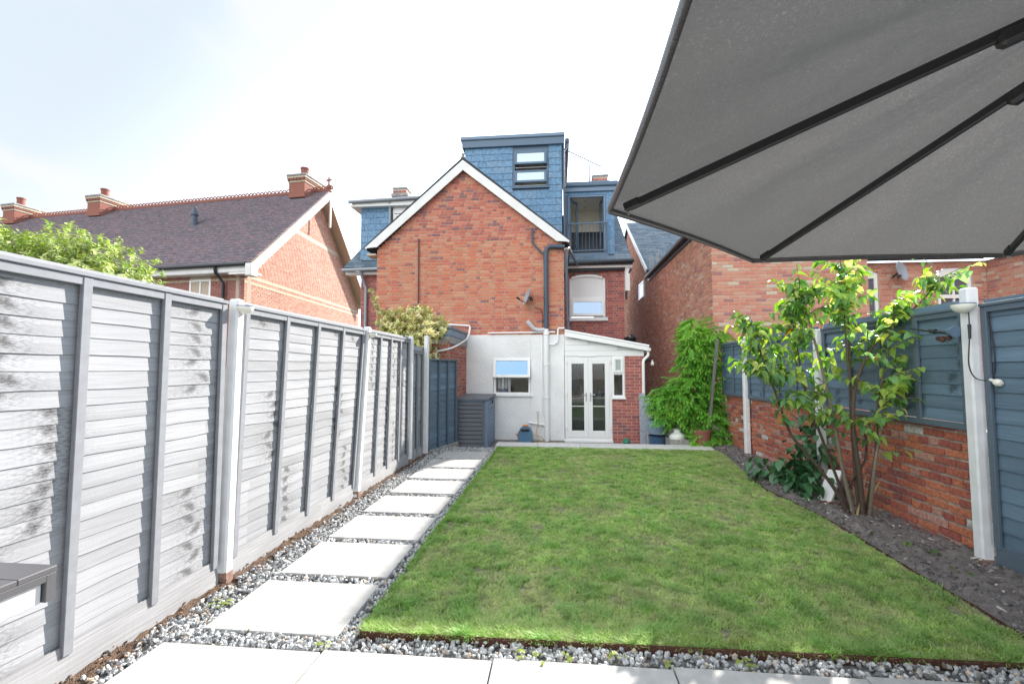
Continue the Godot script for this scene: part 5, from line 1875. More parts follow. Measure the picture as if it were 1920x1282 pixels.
# ------------------------------------------------------------------ loose things
func build_small_things():
	# storage box
	var b := node("storage_box", Vector3(-1.885, -0.272, -10.5))
	tag(b, "tall dark grey plastic garden storage box with ribbed front at the end of the path", "storage box")
	var g := Geo.new()
	g.lim(-0.355, 0.355, 0.0, 1.07, -0.6, 0.585, 0.01)
	obj("body", g, M.box_plastic, b)
	for k in 11:
		g = Geo.new()
		g.lim(-0.29, 0.25, 0.05 + k * 0.092, 0.128 + k * 0.092, 0.586, 0.612, 0.014)
		obj("front_rib", g, M.box_plastic, b)
		g = Geo.new()
		g.lim(0.356, 0.370, 0.05 + k * 0.092, 0.135 + k * 0.092, -0.55, 0.50, 0.012)
		obj("side_rib", g, M.anthracite_light, b)
	g = Geo.new()
	g.lim(-0.365, -0.30, 0.0, 1.075, 0.56, 0.61, 0.008)
	g.lim(0.30, 0.372, 0.0, 1.075, 0.54, 0.61, 0.008)
	g.lim(-0.30, 0.30, 1.05, 1.09, 0.57, 0.606, 0.006)
	obj("corner_post", g, M.anthracite_light, b)
	g = Geo.new()
	plate(g, Vector3(-0.39, 1.12, 0.64), Vector3(0.385, 1.12, 0.64), Vector3(0.385, 1.16, -0.62), Vector3(-0.39, 1.16, -0.62), Vector3.UP, 0.035)
	obj("lid", g, M.box_plastic, b)
	g = Geo.new()
	g.lim(0.385, 0.41, 0.98, 1.06, 0.02, 0.08, 0.01)
	obj("hasp", g, M.frame_black, b)
	# hose reel and its hose from the wall tap
	b = node("hose_reel", Vector3(-0.76, -0.272, -10.88))
	tag(b, "blue grey hose reel with orange handle standing against the white wall", "hose reel")
	g = Geo.new()
	var outl := PackedVector2Array([Vector2(-0.15, 0.0), Vector2(0.15, 0.0), Vector2(0.165, 0.10), Vector2(0.16, 0.26), Vector2(0.11, 0.36), Vector2(0.05, 0.385), Vector2(-0.05, 0.385), Vector2(-0.12, 0.35), Vector2(-0.16, 0.25), Vector2(-0.165, 0.1)])
	g.prism(outl, 0.22, Transform3D(Basis(), Vector3(0, 0.02, 0.11)))
	obj("casing", g, M.reel_blue, b)
	g = Geo.new()
	g.lim(-0.10, 0.10, 0.30, 0.36, 0.108, 0.135, 0.012)
	g.lim(-0.19, -0.12, 0.0, 0.035, -0.12, 0.16, 0.012)
	g.lim(0.12, 0.19, 0.0, 0.035, -0.12, 0.16, 0.012)
	obj("foot", g, M.frame_black, b)
	g = Geo.new()
	g.lim(-0.07, 0.07, 0.405, 0.44, -0.09, 0.09, 0.014)
	g.lathe([Vector2(0, 0.02), Vector2(0.07, 0.018), Vector2(0.085, 0.0), Vector2(0, 0)], 18, Transform3D(Basis(Vector3.FORWARD, -PI / 2), Vector3(-0.165, 0.20, 0.0)))
	g.tube([Vector3(-0.18, 0.20, 0.0), Vector3(-0.23, 0.22, 0.03)], 0.015, 0.012, 8)
	obj("handle", g, M.orange, b)
	b = node("garden_hose", Vector3(-0.5, -0.27, -10.9))
	tag(b, "brown hose looping from the wall tap to the hose reel", "hose")
	g = Geo.new()
	g.tube(smooth([Vector3(0.02, 0.62, -0.20), Vector3(0.03, 0.45, -0.16), Vector3(0.0, 0.25, -0.10), Vector3(0.08, 0.08, 0.0), Vector3(0.2, 0.012, 0.06), Vector3(0.28, 0.012, 0.0), Vector3(0.1, 0.014, -0.06), Vector3(-0.04, 0.06, 0.05), Vector3(-0.1, 0.16, 0.04)], 5), 0.009, 0.009, 6)
	g.tube(smooth([Vector3(-0.1, 0.2, 0.02), Vector3(0.05, 0.19, 0.03), Vector3(0.18, 0.10, 0.04), Vector3(0.22, 0.012, 0.08), Vector3(0.05, 0.012, 0.14), Vector3(-0.02, 0.012, 0.09)], 5), 0.009, 0.009, 6)
	obj("tube", g, M.hose, b)
	g = Geo.new()
	g.tube([Vector3(0.02, 0.68, -0.26), Vector3(0.02, 0.68, -0.19), Vector3(0.02, 0.62, -0.19)], 0.014, 0.012, 8)
	g.lim(-0.02, 0.06, 0.715, 0.735, -0.22, -0.2, 0.005)
	obj("tap", g, M.steel, b)
	# green glazed ball
	g = Geo.new()
	g.lathe([Vector2(0.0, 0.0), Vector2(0.06, 0.01), Vector2(0.09, 0.06), Vector2(0.075, 0.12), Vector2(0.035, 0.15), Vector2(0, 0.152)], 18)
	var o := obj("glass_ball", g, mat(Color(0.03, 0.22, 0.14), 0.1))
	o.position = Vector3(1.60, -0.272, -10.95)
	tag(o, "small green glazed ball on the ground before the brick pier", "garden ornament")
	# wall lamp and timber batten at the corner of the lean-to
	b = node("security_lamp", Vector3(2.10, 1.66, -11.25))
	tag(b, "black security lamp with white bulb on the corner beside the white downpipe", "security lamp")
	g = Geo.new()
	g.lim(-0.05, 0.05, -0.03, 0.09, -0.05, 0.05, 0.015)
	g.lim(0.02, 0.20, 0.02, 0.07, 0.0, 0.07, 0.015)
	obj("bracket", g, M.frame_black, b)
	g = Geo.new()
	g.lathe([Vector2(0, -0.11), Vector2(0.035, -0.095), Vector2(0.045, -0.06), Vector2(0.02, 0.0), Vector2(0.02, 0.03)], 14, Transform3D(Basis(), Vector3(0.17, 0.02, 0.06)))
	obj("bulb", g, M.upvc, b)
	o = obj("timber_offcut", bar(Vector3(2.115, 1.28, -11.32), Vector3(2.115, 1.56, -11.32), 0.07, 0.045), mat(Color(0.50, 0.30, 0.17), 0.85, T.blotch, 3.0))
	tag(o, "short brown timber fixed upright below the security lamp", "timber")
	# black sacking on the lean-to roof
	g = Geo.new()
	var n := FastNoiseLite.new()
	n.seed = 31
	n.frequency = 1.1
	var rows := []
	for i in 15:
		var row := []
		for j in 21:
			var a := TAU * j / 20.0
			var e := PI * i / 14.0
			var d := Vector3(sin(e) * cos(a), cos(e), sin(e) * sin(a))
			d *= 1.0 + 0.45 * n.get_noise_3d(d.x * 2.2, d.y * 2.2, d.z * 2.2) + 0.2 * n.get_noise_3d(d.x * 6, d.y * 6, d.z * 6)
			row.append(d * Vector3(0.17, 0.20, 0.3))
		rows.append(row)
	for i in 14:
		for j in 20:
			g.quad(rows[i][j], rows[i + 1][j], rows[i + 1][j + 1], rows[i][j + 1], rows[i][j] + rows[i + 1][j + 1])
	o = obj("plastic_sack", g, mat(Color(0.008, 0.009, 0.011), 0.25))
	o.position = Vector3(2.02, 2.24, -12.9)
	o.rotation.z = -0.5
	tag(o, "crumpled black plastic sack lying on the lean-to roof by the passage", "sack")
	# pots and clutter at the end of the passage
	b = node("glazed_planter", Vector3(2.07, -0.275, -9.75))
	tag(b, "large round blue grey glazed planter beside the white downpipe", "planter")
	g = Geo.new()
	g.lathe([Vector2(0.0, 0.0), Vector2(0.21, 0.0), Vector2(0.23, 0.04), Vector2(0.20, 0.10), Vector2(0.19, 0.36), Vector2(0.20, 0.40)], 24)
	obj("lower_pot", g, M.glaze, b)
	g = Geo.new()
	g.lathe([Vector2(0.12, 0.40), Vector2(0.20, 0.44), Vector2(0.235, 0.62), Vector2(0.225, 0.72), Vector2(0.195, 0.72), Vector2(0.19, 0.6), Vector2(0, 0.58)], 24)
	obj("upper_pot", g, M.pot_grey, b)
	b = node("stone_trough", Vector3(2.38, -0.275, -9.35))
	tag(b, "pale square stone trough with a white bag on it, under the leafy climber", "trough")
	g = Geo.new()
	g.prism(PackedVector2Array([Vector2(-0.19, 0), Vector2(0.19, 0), Vector2(0.22, 0.40), Vector2(-0.22, 0.40)]), 0.4, Transform3D(Basis(), Vector3(0, 0, 0.2)))
	obj("trough_body", g, mat(Color(0.50, 0.49, 0.46), 0.9, T.blotch, 3.0, T.rough, 0.8), b)
	g = Geo.new()
	g.lathe([Vector2(0.16, 0.0), Vector2(0.17, 0.05), Vector2(0.13, 0.10), Vector2(0.07, 0.13), Vector2(0.09, 0.18), Vector2(0.03, 0.2), Vector2(0, 0.2)], 9, Transform3D(Basis(Vector3.UP, 0.4) * Basis.from_scale(Vector3(1, 1, 0.8)), Vector3(-0.03, 0.40, 0.02)))
	obj("bag", g, M.upvc, b)
	b = node("leaning_boards", Vector3(1.98, -0.27, -10.4))
	tag(b, "pale weathered boards leaning upright in the passage behind the planter", "boards")
	for k in 3:
		g = Geo.new()
		add_bar(g, Vector3(-0.12 + k * 0.13, 0.0, 0.1), Vector3(-0.10 + k * 0.12, 1.22 - 0.1 * k, -0.12), 0.115, 0.02, 0.003, Vector3.BACK)
		obj("board", g, mat(Color(0.46, 0.50, 0.58), 0.8, T.blotch, 3.0), b)
	g = Geo.new()
	g.lathe([Vector2(0, 0), Vector2(0.12, 0), Vector2(0.16, 0.3), Vector2(0.17, 0.3), Vector2(0.17, 0.34), Vector2(0.15, 0.34), Vector2(0.14, 0.28), Vector2(0, 0.27)], 20)
	o = obj("terracotta_pot", g, M.terracotta)
	o.position = Vector3(2.74, -0.0, -9.05)
	tag(o, "terracotta pot half hidden in the climber behind the leaning plank", "pot")
	g = Geo.new()
	g.lim(-0.13, 0.13, 0.0, 0.55, -0.1, 0.1, 0.02)
	o = obj("water_can_box", g, M.anthracite)
	o.name = "plastic_tub"
	o.position = Vector3(2.52, -0.275, -9.75)
	tag(o, "dark blue plastic tub behind the stone trough", "tub")
	# leaning plank
	o = obj("leaning_plank", bar(Vector3(2.85, 0.0, -9.13), Vector3(3.035, 2.06, -8.98), 0.075, 0.04, 0.004, Vector3.RIGHT), M.old_timber)
	tag(o, "long weathered grey plank leaning against the climber at the fence end", "plank")
	# things under the shrub
	b = node("white_board", Vector3(2.92, 0.04, -5.42))
	tag(b, "short white painted board leaning on the brick wall under the shrub", "board")
	g = Geo.new()
	add_bar(g, Vector3(-0.03, 0.0, 0.05), Vector3(0.20, 0.31, -0.12), 0.15, 0.03, 0.004, Vector3(-0.6, 0.6, 0.3))
	obj("face", g, M.white_paint, b)
	g = Geo.new()
	add_bar(g, Vector3(0.10, 0.0, 0.0), Vector3(0.26, 0.22, -0.22), 0.16, 0.02, 0.003, Vector3(-0.5, 0.6, 0.4))
	obj("backing_board", g, M.old_timber, b)
	b = node("rusty_bracket", Vector3(2.95, 0.05, -5.2))
	tag(b, "rusty brown iron strip lying at the foot of the shrub", "scrap iron")
	g = Geo.new()
	add_bar(g, Vector3(-0.14, 0.0, -0.1), Vector3(0.2, 0.015, 0.16), 0.012, 0.06, 0.002)
	add_bar(g, Vector3(-0.05, -0.02, -0.03), Vector3(0.03, -0.02, 0.03), 0.03, 0.06, 0.002)
	obj("strip", g, mat(Color(0.20, 0.075, 0.04), 0.9, T.blotch, 5.0, T.rough, 1.5), b)
	var st := []
	var sc := []
	for k in 620:
		var z := r(-9.0, -2.6)
		var x := r(lawn_edge(z) + 0.03, 3.2)
		st.append(Transform3D(Basis.from_euler(Vector3(r(-0.5, 0.5), r(0, TAU), r(-0.5, 0.5))) * Basis.from_scale(Vector3(r(0.5, 2.0), r(0.4, 0.9), r(0.5, 1.2)) * r(0.2, 0.7)), Vector3(x, 0.075 + r(-0.01, 0.02), z)))
		var k2 := r(0.14, 0.6) if rng.randf() < 0.6 else r(0.05, 0.12)
		sc.append(Color(k2, k2 * 0.92, k2 * 0.85))
	many("stone_chips", stone_mesh(77), M.stone_copy if M.has("stone_copy") else by_copy(mat(Color.WHITE, 0.9)), st, sc)
	st = []
	sc = []
	for k in 2600:
		var z := r(-9.1, -2.55)
		var x := r(lawn_edge(z) + 0.0, 3.22)
		st.append(Transform3D(Basis.from_euler(Vector3(r(0, 6), r(0, 6), r(0, 6))) * Basis.from_scale(Vector3.ONE * r(0.2, 0.75)), Vector3(x, 0.045 + r(-0.02, 0.035), z)))
		var k2 := r(0.16, 0.36)
		sc.append(Color(k2, k2 * 0.92, k2 * 0.95))
	many("soil_clods", stone_mesh(78), by_copy(mat(Color.WHITE, 1.0, T.blotch, 9.0, T.rough, 2.0)), st, sc)
	# foreground: corner of a metal table, and of a padded stool
	b = node("garden_table", Vector3(-2.1, 0, -1.2))
	tag(b, "corner of a dark grey metal garden table with a pale side panel", "table")
	var c := Vector3(0.195, 0.745, -0.405)
	g = Geo.new()
	g.lim(c.x - 0.34, c.x, c.y - 0.022, c.y, c.z, c.z + 0.13, 0.003)
	g.lim(c.x - 0.115, c.x, c.y - 0.022, c.y, c.z + 0.13, c.z + 1.1, 0.003)
	g.lim(c.x - 0.34, c.x - 0.24, c.y - 0.022, c.y, c.z + 0.13, c.z + 1.1, 0.003)
	obj("rim", g, mat(Color(0.095, 0.095, 0.105), 0.4), b)
	g = Geo.new()
	g.lim(c.x - 0.012, c.x - 0.002, c.y - 0.05, c.y - 0.022, c.z + 0.001, c.z + 1.1, 0.002)
	g.lim(c.x - 0.045, c.x - 0.001, c.y - 0.125, c.y - 0.023, c.z + 0.003, c.z + 0.036, 0.002)
	obj("edge_frame", g, mat(Color(0.095, 0.095, 0.105), 0.4), b)
	g = Geo.new()
	g.lim(c.x - 0.05, c.x - 0.016, c.y - 0.125, c.y - 0.04, c.z + 0.04, c.z + 1.1, 0.002)
	obj("side_panel", g, mat(Color(0.62, 0.63, 0.66), 0.35), b)
	g = Geo.new()
	g.lim(c.x - 0.24, c.x - 0.115, c.y - 0.07, c.y - 0.05, c.z + 0.13, c.z + 1.1)
	obj("inset", g, mat(Color(0.03, 0.025, 0.022), 0.6), b)
	g = Geo.new()
	g.lim(c.x - 0.30, c.x - 0.20, 0.02, c.y - 0.07, c.z + 0.6, c.z + 1.0, 0.004)
	obj("leg", g, M.frame_black, b)
	b = node("padded_stool", Vector3(1.80, 0.0, -1.575))
	tag(b, "rounded blue grey corner of a padded stool in front of the gravel", "stool")
	g = Geo.new()
	g.box(Vector3(0, 0.36, 0), Vector3(0.52, 0.13, 0.52), 0.05)
	obj("cushion", g, M.cushion, b)
	for s in [[-1, -1], [1, -1], [1, 1], [-1, 1]]:
		obj("leg", bar(Vector3(s[0] * 0.2, 0.02, s[1] * 0.2), Vector3(s[0] * 0.19, 0.30, s[1] * 0.19), 0.03, 0.03, 0.004, Vector3.RIGHT), M.frame_black, b)


# ------------------------------------------------------------------ plants
func leaf_mesh(len: float, wid: float, fold: float, droop: float, heart: float) -> ArrayMesh:
	var g := Geo.new()
	var prof := [[0.0, 0.10 + heart * 0.5, -heart * 0.12], [0.12, 0.72 + heart * 0.22, 0.0], [0.35, 1.0, 0.0], [0.65, 0.72, 0.0], [0.88, 0.27, 0.0], [1.0, 0.0, 0.0]]
	var rows := []
	for p in prof:
		var z: float = -len * p[0]
		var y: float = -droop * p[0] * p[0] * len
		var w: float = wid * 0.5 * p[1]
		rows.append([Vector3(-w, y + fold * w, z - len * p[2]), Vector3(0, y, z), Vector3(w, y + fold * w, z - len * p[2])])
	g.sheet(rows, Vector3.UP)
	return g.mesh()


func leaf_sprig(n: int, len: float, wid: float, spread: float, span: float, sd: int) -> ArrayMesh:   # a shoot along +y with n leaves
	var rg := RandomNumberGenerator.new()
	rg.seed = sd
	var st := SurfaceTool.new()
	for i in n:
		var f := float(i) / n
		var m := leaf_mesh(len * rg.randf_range(0.7, 1.1), wid * rg.randf_range(0.8, 1.1), 0.35, rg.randf_range(0.1, 0.6), 0.0)
		var b := Basis(Vector3.UP, i * 2.4 + rg.randf_range(-0.4, 0.4)) * Basis(Vector3.RIGHT, rg.randf_range(0.1, 0.9) * spread)
		st.append_from(m, 0, Transform3D(b, Vector3(0, f * span, 0)))
	return st.commit()


func grow(stem: Array, r0: float, r1: float, g: Geo):
	g.tube(smooth(stem, 4), r0, r1, 8)


func build_plants():
	M.leaf_stuff = leaf_mat(Color(0.85, 0.95, 0.4))
	M.leaf_dark = leaf_mat(Color(0.10, 0.22, 0.05), 0.35)
	M.leaf_wist = leaf_mat(Color(0.7, 0.95, 0.3))
	# --- the many-stemmed shrub by the wall
	var t := node("leafy_shrub", Vector3(2.98, 0.03, -4.95))
	tag(t, "tall many-stemmed shrub with heart-shaped sunlit leaves growing by the brick wall", "shrub")
	var B := t.position
	var stems := [
		[Vector3(2.93, 0, -4.98), Vector3(2.75, 0.30, -4.93), Vector3(2.50, 0.62, -4.85), Vector3(2.30, 0.86, -4.8), Vector3(2.12, 1.35, -4.75), Vector3(1.98, 1.74, -4.75), Vector3(1.92, 1.98, -4.75)],
		[Vector3(2.95, 0, -4.95), Vector3(2.80, 0.45, -4.85), Vector3(2.66, 0.94, -4.72), Vector3(2.54, 1.55, -4.7), Vector3(2.42, 2.08, -4.7), Vector3(2.38, 2.26, -4.7)],
		[Vector3(2.98, 0, -4.93), Vector3(2.90, 0.6, -4.85), Vector3(2.88, 1.34, -4.8), Vector3(2.87, 2.0, -4.8), Vector3(2.84, 2.56, -4.82)],
		[Vector3(3.0, 0, -4.9), Vector3(2.86, 0.5, -4.72), Vector3(2.76, 0.95, -4.62), Vector3(2.80, 1.38, -4.6), Vector3(3.02, 1.76, -4.6), Vector3(3.42, 2.13, -4.6), Vector3(3.58, 2.36, -4.6)],
		[Vector3(3.02, 0, -4.88), Vector3(2.93, 0.45, -4.62), Vector3(2.92, 0.72, -4.52), Vector3(2.99, 1.15, -4.5), Vector3(3.13, 1.42, -4.5)],
		[Vector3(2.95, 0, -5.0), Vector3(2.72, 0.6, -4.95), Vector3(2.5, 1.25, -4.9), Vector3(2.42, 1.8, -4.9), Vector3(2.38, 2.14, -4.9)],
		[Vector3(3.02, 0, -4.92), Vector3(2.95, 0.7, -4.6), Vector3(2.92, 1.2, -4.5), Vector3(3.05, 1.74, -4.5), Vector3(3.11, 2.1, -4.5)],
		[Vector3(2.6, 1.2, -4.75), Vector3(2.35, 1.36, -4.72), Vector3(2.1, 1.42, -4.7), Vector3(1.88, 1.5, -4.68)],
		[Vector3(2.78, 1.2, -4.62), Vector3(2.7, 1.6, -4.55), Vector3(2.66, 2.0, -4.5), Vector3(2.62, 2.3, -4.5)],
		[Vector3(2.97, 0.0, -4.95), Vector3(2.86, 0.3, -4.9), Vector3(2.95, 0.62, -4.75), Vector3(2.90, 0.95, -4.7), Vector3(2.6, 1.0, -4.7), Vector3(2.4, 1.15, -4.75)]]
	var g: Geo
	for i in stems.size():
		var s := []
		for p in stems[i]:
			s.append(p - B + Vector3(r(-1, 1), 0, r(-1, 1)) * 0.012)
		g = Geo.new()
		grow(s, [0.020, 0.022, 0.018, 0.024, 0.019, 0.016, 0.013, 0.008, 0.010, 0.014][i], 0.005, g)
		obj("stem", g, M.bark if i % 3 != 1 else M.pale_bark, t)
	g = Geo.new()
	for k in 5:   # cut stumps and dry canes at the foot
		var a := Vector3(r(-0.08, 0.12), 0, r(-0.05, 0.12))
		g.tube([a, a + Vector3(r(-0.12, 0.2), r(0.25, 0.5), r(-0.1, 0.1))], 0.012, 0.006, 6)
	obj("dry_cane", g, mat(Color(0.45, 0.33, 0.16), 0.9), t)
	var lm := []
	for k in 5:
		lm.append(leaf_mesh(r(0.062, 0.095), r(0.052, 0.080), r(0.15, 0.6), r(0.2, 0.8), 0.8))
	var lcol := [Color(0.20, 0.37, 0.10), Color(0.28, 0.45, 0.11), Color(0.36, 0.52, 0.12), Color(0.13, 0.28, 0.11), Color(0.46, 0.53, 0.15), Color(0.45, 0.22, 0.06)]
	var lmats := []
	for c in lcol:
		var m := mat(c, 0.4)
		m.backlight_enabled = true
		m.backlight = Color(c.r * 2.6, c.g * 2.2, c.b * 1.6).linear_to_srgb()
		m.cull_mode = BaseMaterial3D.CULL_DISABLED
		lmats.append(m)
	var leaves := []
	g = Geo.new()
	for i in stems.size():
		var cv := smooth(stems[i], 6)
		var twigs := [34, 32, 29, 24, 28, 30, 18, 32, 28, 18][i] as int
		for k in twigs:
			var f := lerpf(0.45, 1.0, sqrt((k + rng.randf()) / twigs))
			var p: Vector3 = cv[mini(int(f * (cv.size() - 1)), cv.size() - 1)]
			var dir := Vector3(r(-1, 1), r(-0.15, 0.8), r(-1, 1) * 0.75).normalized()
			if p.y < 1.0:
				dir.y = absf(dir.y)
			var ln := r(0.12, 0.34)
			var tip := p + dir * ln
			g.tube([p - B, (p + tip) / 2 - B + Vector3(0, 0.02, 0), tip - B], 0.004, 0.0018, 4, false)
			var nl := rng.randi_range(4, 7)
			for j in nl:
				var q := p.lerp(tip, (j + 0.6) / nl)
				var az := atan2(dir.x, dir.z) + (1.2 if j % 2 == 0 else -1.2) + r(-0.5, 0.5) + PI
				var bs := Basis(Vector3.UP, az) * Basis(Vector3.RIGHT, r(-0.75, 0.35)) * Basis(Vector3.FORWARD, r(-0.6, 0.6))
				leaves.append([q - B, bs.scaled(Vector3.ONE * r(0.6, 1.2)), 3 if rng.randf() < 0.25 else rng.randi() % 5 if rng.randf() < 0.993 else 5])
	obj("twigs", g, M.green_stem, t)
	leaves.sort_custom(func(a, b): return (a[0] as Vector3).z > (b[0] as Vector3).z)
	var tf := []
	var tc := []
	for i in leaves.size():
		var L = leaves[i]
		if i < 300:
			put("leaf", lm[rng.randi() % 5], lmats[L[2]], t, Transform3D(L[1], L[0]))
		else:
			tf.append(Transform3D(L[1], L[0]))
			var c: Color = lcol[L[2]]
			tc.append(c)
	many("foliage", lm[0], M.leaf_stuff, tf, tc, t)
	# --- dark ground plant by the wall
	t = node("dark_leaved_plant", Vector3(2.85, 0.03, -5.9))
	tag(t, "low clump of dark green toothed leaves between the lawn and the brick wall", "plant")
	tf = []
	tc = []
	for k in 340:
		var c: Vector3 = [Vector3(-0.12, 0.16, -0.45), Vector3(0.03, 0.22, 0.0), Vector3(0.0, 0.15, 0.3), Vector3(0.22, 0.45, -0.05), Vector3(0.22, 0.75, -0.1)][[0, 0, 1, 1, 1, 2, 2, 3, 3, 4][rng.randi() % 10]]
		var p := c + Vector3(r(-1, 1) * 0.2, r(-1, 1) * 0.14, r(-1, 1) * 0.24)
		p.y = maxf(p.y, 0.04)
		tf.append(Transform3D(Basis(Vector3.UP, r(0, TAU)) * Basis(Vector3.RIGHT, r(-0.9, 0.1)) * Basis.from_scale(Vector3.ONE * r(0.7, 1.25)), p))
		var b := r(0.7, 1.3)
		tc.append(Color(0.05 * b, 0.145 * b, 0.06 * b))
	many("foliage", leaf_mesh(0.12, 0.085, 0.2, 0.5, 0.4), M.leaf_dark, tf, tc, t)
	g = Geo.new()
	for k in 12:
		var a := Vector3(r(-0.15, 0.2), 0, r(-0.4, 0.3))
		g.tube([a, a + Vector3(r(-0.06, 0.06), 0.15, r(-0.05, 0.05)), a + Vector3(r(-0.1, 0.12), r(0.22, 0.5), r(-0.1, 0.1))], 0.005, 0.003, 5)
	obj("stems", g, M.green_stem, t)
	# --- climber at the far right corner
	t = node("green_climber", Vector3(2.75, 0.0, -9.5))
	tag(t, "bright green leafy climber heaped over the fence end by the passage", "climber")
	g = Geo.new()
	for k in 5:
		grow([Vector3(r(-0.2, 0.2), -0.2, r(-0.1, 0.2)), Vector3(r(-0.3, 0.2), 0.5, r(-0.2, 0.2)), Vector3(r(-0.3, 0.2), 1.3, r(-0.2, 0.2)), Vector3(r(-0.2, 0.2), 2.1, r(-0.2, 0.2))], 0.025, 0.008, g)
	obj("stem", g, M.pale_bark, t)
	var st := SurfaceTool.new()
	for i in 11:
		var f := (i + 1) / 11.0
		var m := leaf_mesh(0.078, 0.036, 0.25, 0.4, 0.0)
		var s := 1.0 if i % 2 == 0 else -1.0
		st.append_from(m, 0, Transform3D(Basis(Vector3.UP, -s * 1.0 if i < 10 else 0.0) * Basis(Vector3.RIGHT, -0.2), Vector3(0, -0.06 * f * f, -0.26 * f)))
	var frond := st.commit()
	tf = []
	tc = []
	var blobs := [[Vector3(-0.35, 0.72, 0.0), Vector3(0.42, 0.42, 0.3), 5], [Vector3(-0.05, 1.1, 0.0), Vector3(0.42, 0.5, 0.32), 6], [Vector3(0.1, 1.75, -0.05), Vector3(0.32, 0.5, 0.3), 5], [Vector3(0.05, 2.2, -0.1), Vector3(0.22, 0.38, 0.22), 3], [Vector3(0.35, 2.15, -0.05), Vector3(0.3, 0.22, 0.2), 2], [Vector3(0.2, 0.45, 0.1), Vector3(0.38, 0.38, 0.3), 4], [Vector3(0.25, 0.2, 0.35), Vector3(0.38, 0.16, 0.2), 2], [Vector3(-0.62, 0.85, -0.05), Vector3(0.24, 0.3, 0.2), 2], [Vector3(0.3, 1.1, 0.0), Vector3(0.2, 0.7, 0.25), 3]]
	var bag := []
	for b in blobs:
		for k in b[2]:
			bag.append(b)
	for k in 1900:
		var b = bag[rng.randi() % bag.size()]
		var d := Vector3(rng.randfn(), rng.randfn(), rng.randfn()).normalized()
		var rad := pow(rng.randf(), 0.25) * r(0.85, 1.12)
		var p: Vector3 = b[0] + d * b[1] * rad
		var az := atan2(-d.x, -d.z) + r(-0.8, 0.8)
		tf.append(Transform3D(Basis(Vector3.UP, az) * Basis(Vector3.RIGHT, r(-0.9, 0.45)) * Basis(Vector3.FORWARD, r(-0.5, 0.5)) * Basis.from_scale(Vector3.ONE * r(0.6, 1.1)), p))
		var c := r(0.75, 1.25)
		var yl := rng.randf() * 0.5 + clampf((p.y - 1.6) * 0.3, 0, 0.3)
		tc.append(Color((0.16 + 0.26 * yl) * c, (0.46 + 0.14 * yl) * c, 0.07 * c))
	many("foliage", frond, M.leaf_wist, tf, tc, t)
	# --- evergreen hedge bush over the left fence
	hedge("evergreen_bush", Vector3(-5.0, 0.13, -3.95), "pale green evergreen bush rising behind the near left fence", [[Vector3(0.2, 2.1, -0.1), Vector3(0.75, 0.62, 0.7), 5], [Vector3(-0.8, 2.2, 0.2), Vector3(0.8, 0.68, 0.8), 5], [Vector3(-1.9, 2.15, 0.5), Vector3(0.9, 0.75, 0.8), 4], [Vector3(0.0, 1.2, 0.0), Vector3(0.8, 1.0, 0.7), 2], [Vector3(-0.95, 2.75, 0.2), Vector3(0.25, 0.28, 0.2), 1], [Vector3(-1.5, 2.75, 0.3), Vector3(0.3, 0.3, 0.2), 1]], 4200, Color(0.36, 0.46, 0.17), 1.0)
	# --- sunlit shrub behind the far left fence
	hedge("variegated_shrub", Vector3(-3.1, 0.05, -8.7), "sunlit yellow green variegated shrub behind the far left fence", [[Vector3(0.1, 2.0, 0.0), Vector3(0.5, 0.38, 0.4), 5], [Vector3(0.62, 2.2, 0.0), Vector3(0.38, 0.26, 0.3), 3], [Vector3(0.2, 1.5, 0.0), Vector3(0.6, 0.5, 0.4), 4], [Vector3(-0.15, 2.35, 0.0), Vector3(0.3, 0.25, 0.25), 2], [Vector3(0.35, 2.5, 0.0), Vector3(0.35, 0.15, 0.25), 2]], 1100, Color(0.66, 0.67, 0.36), 1.1)


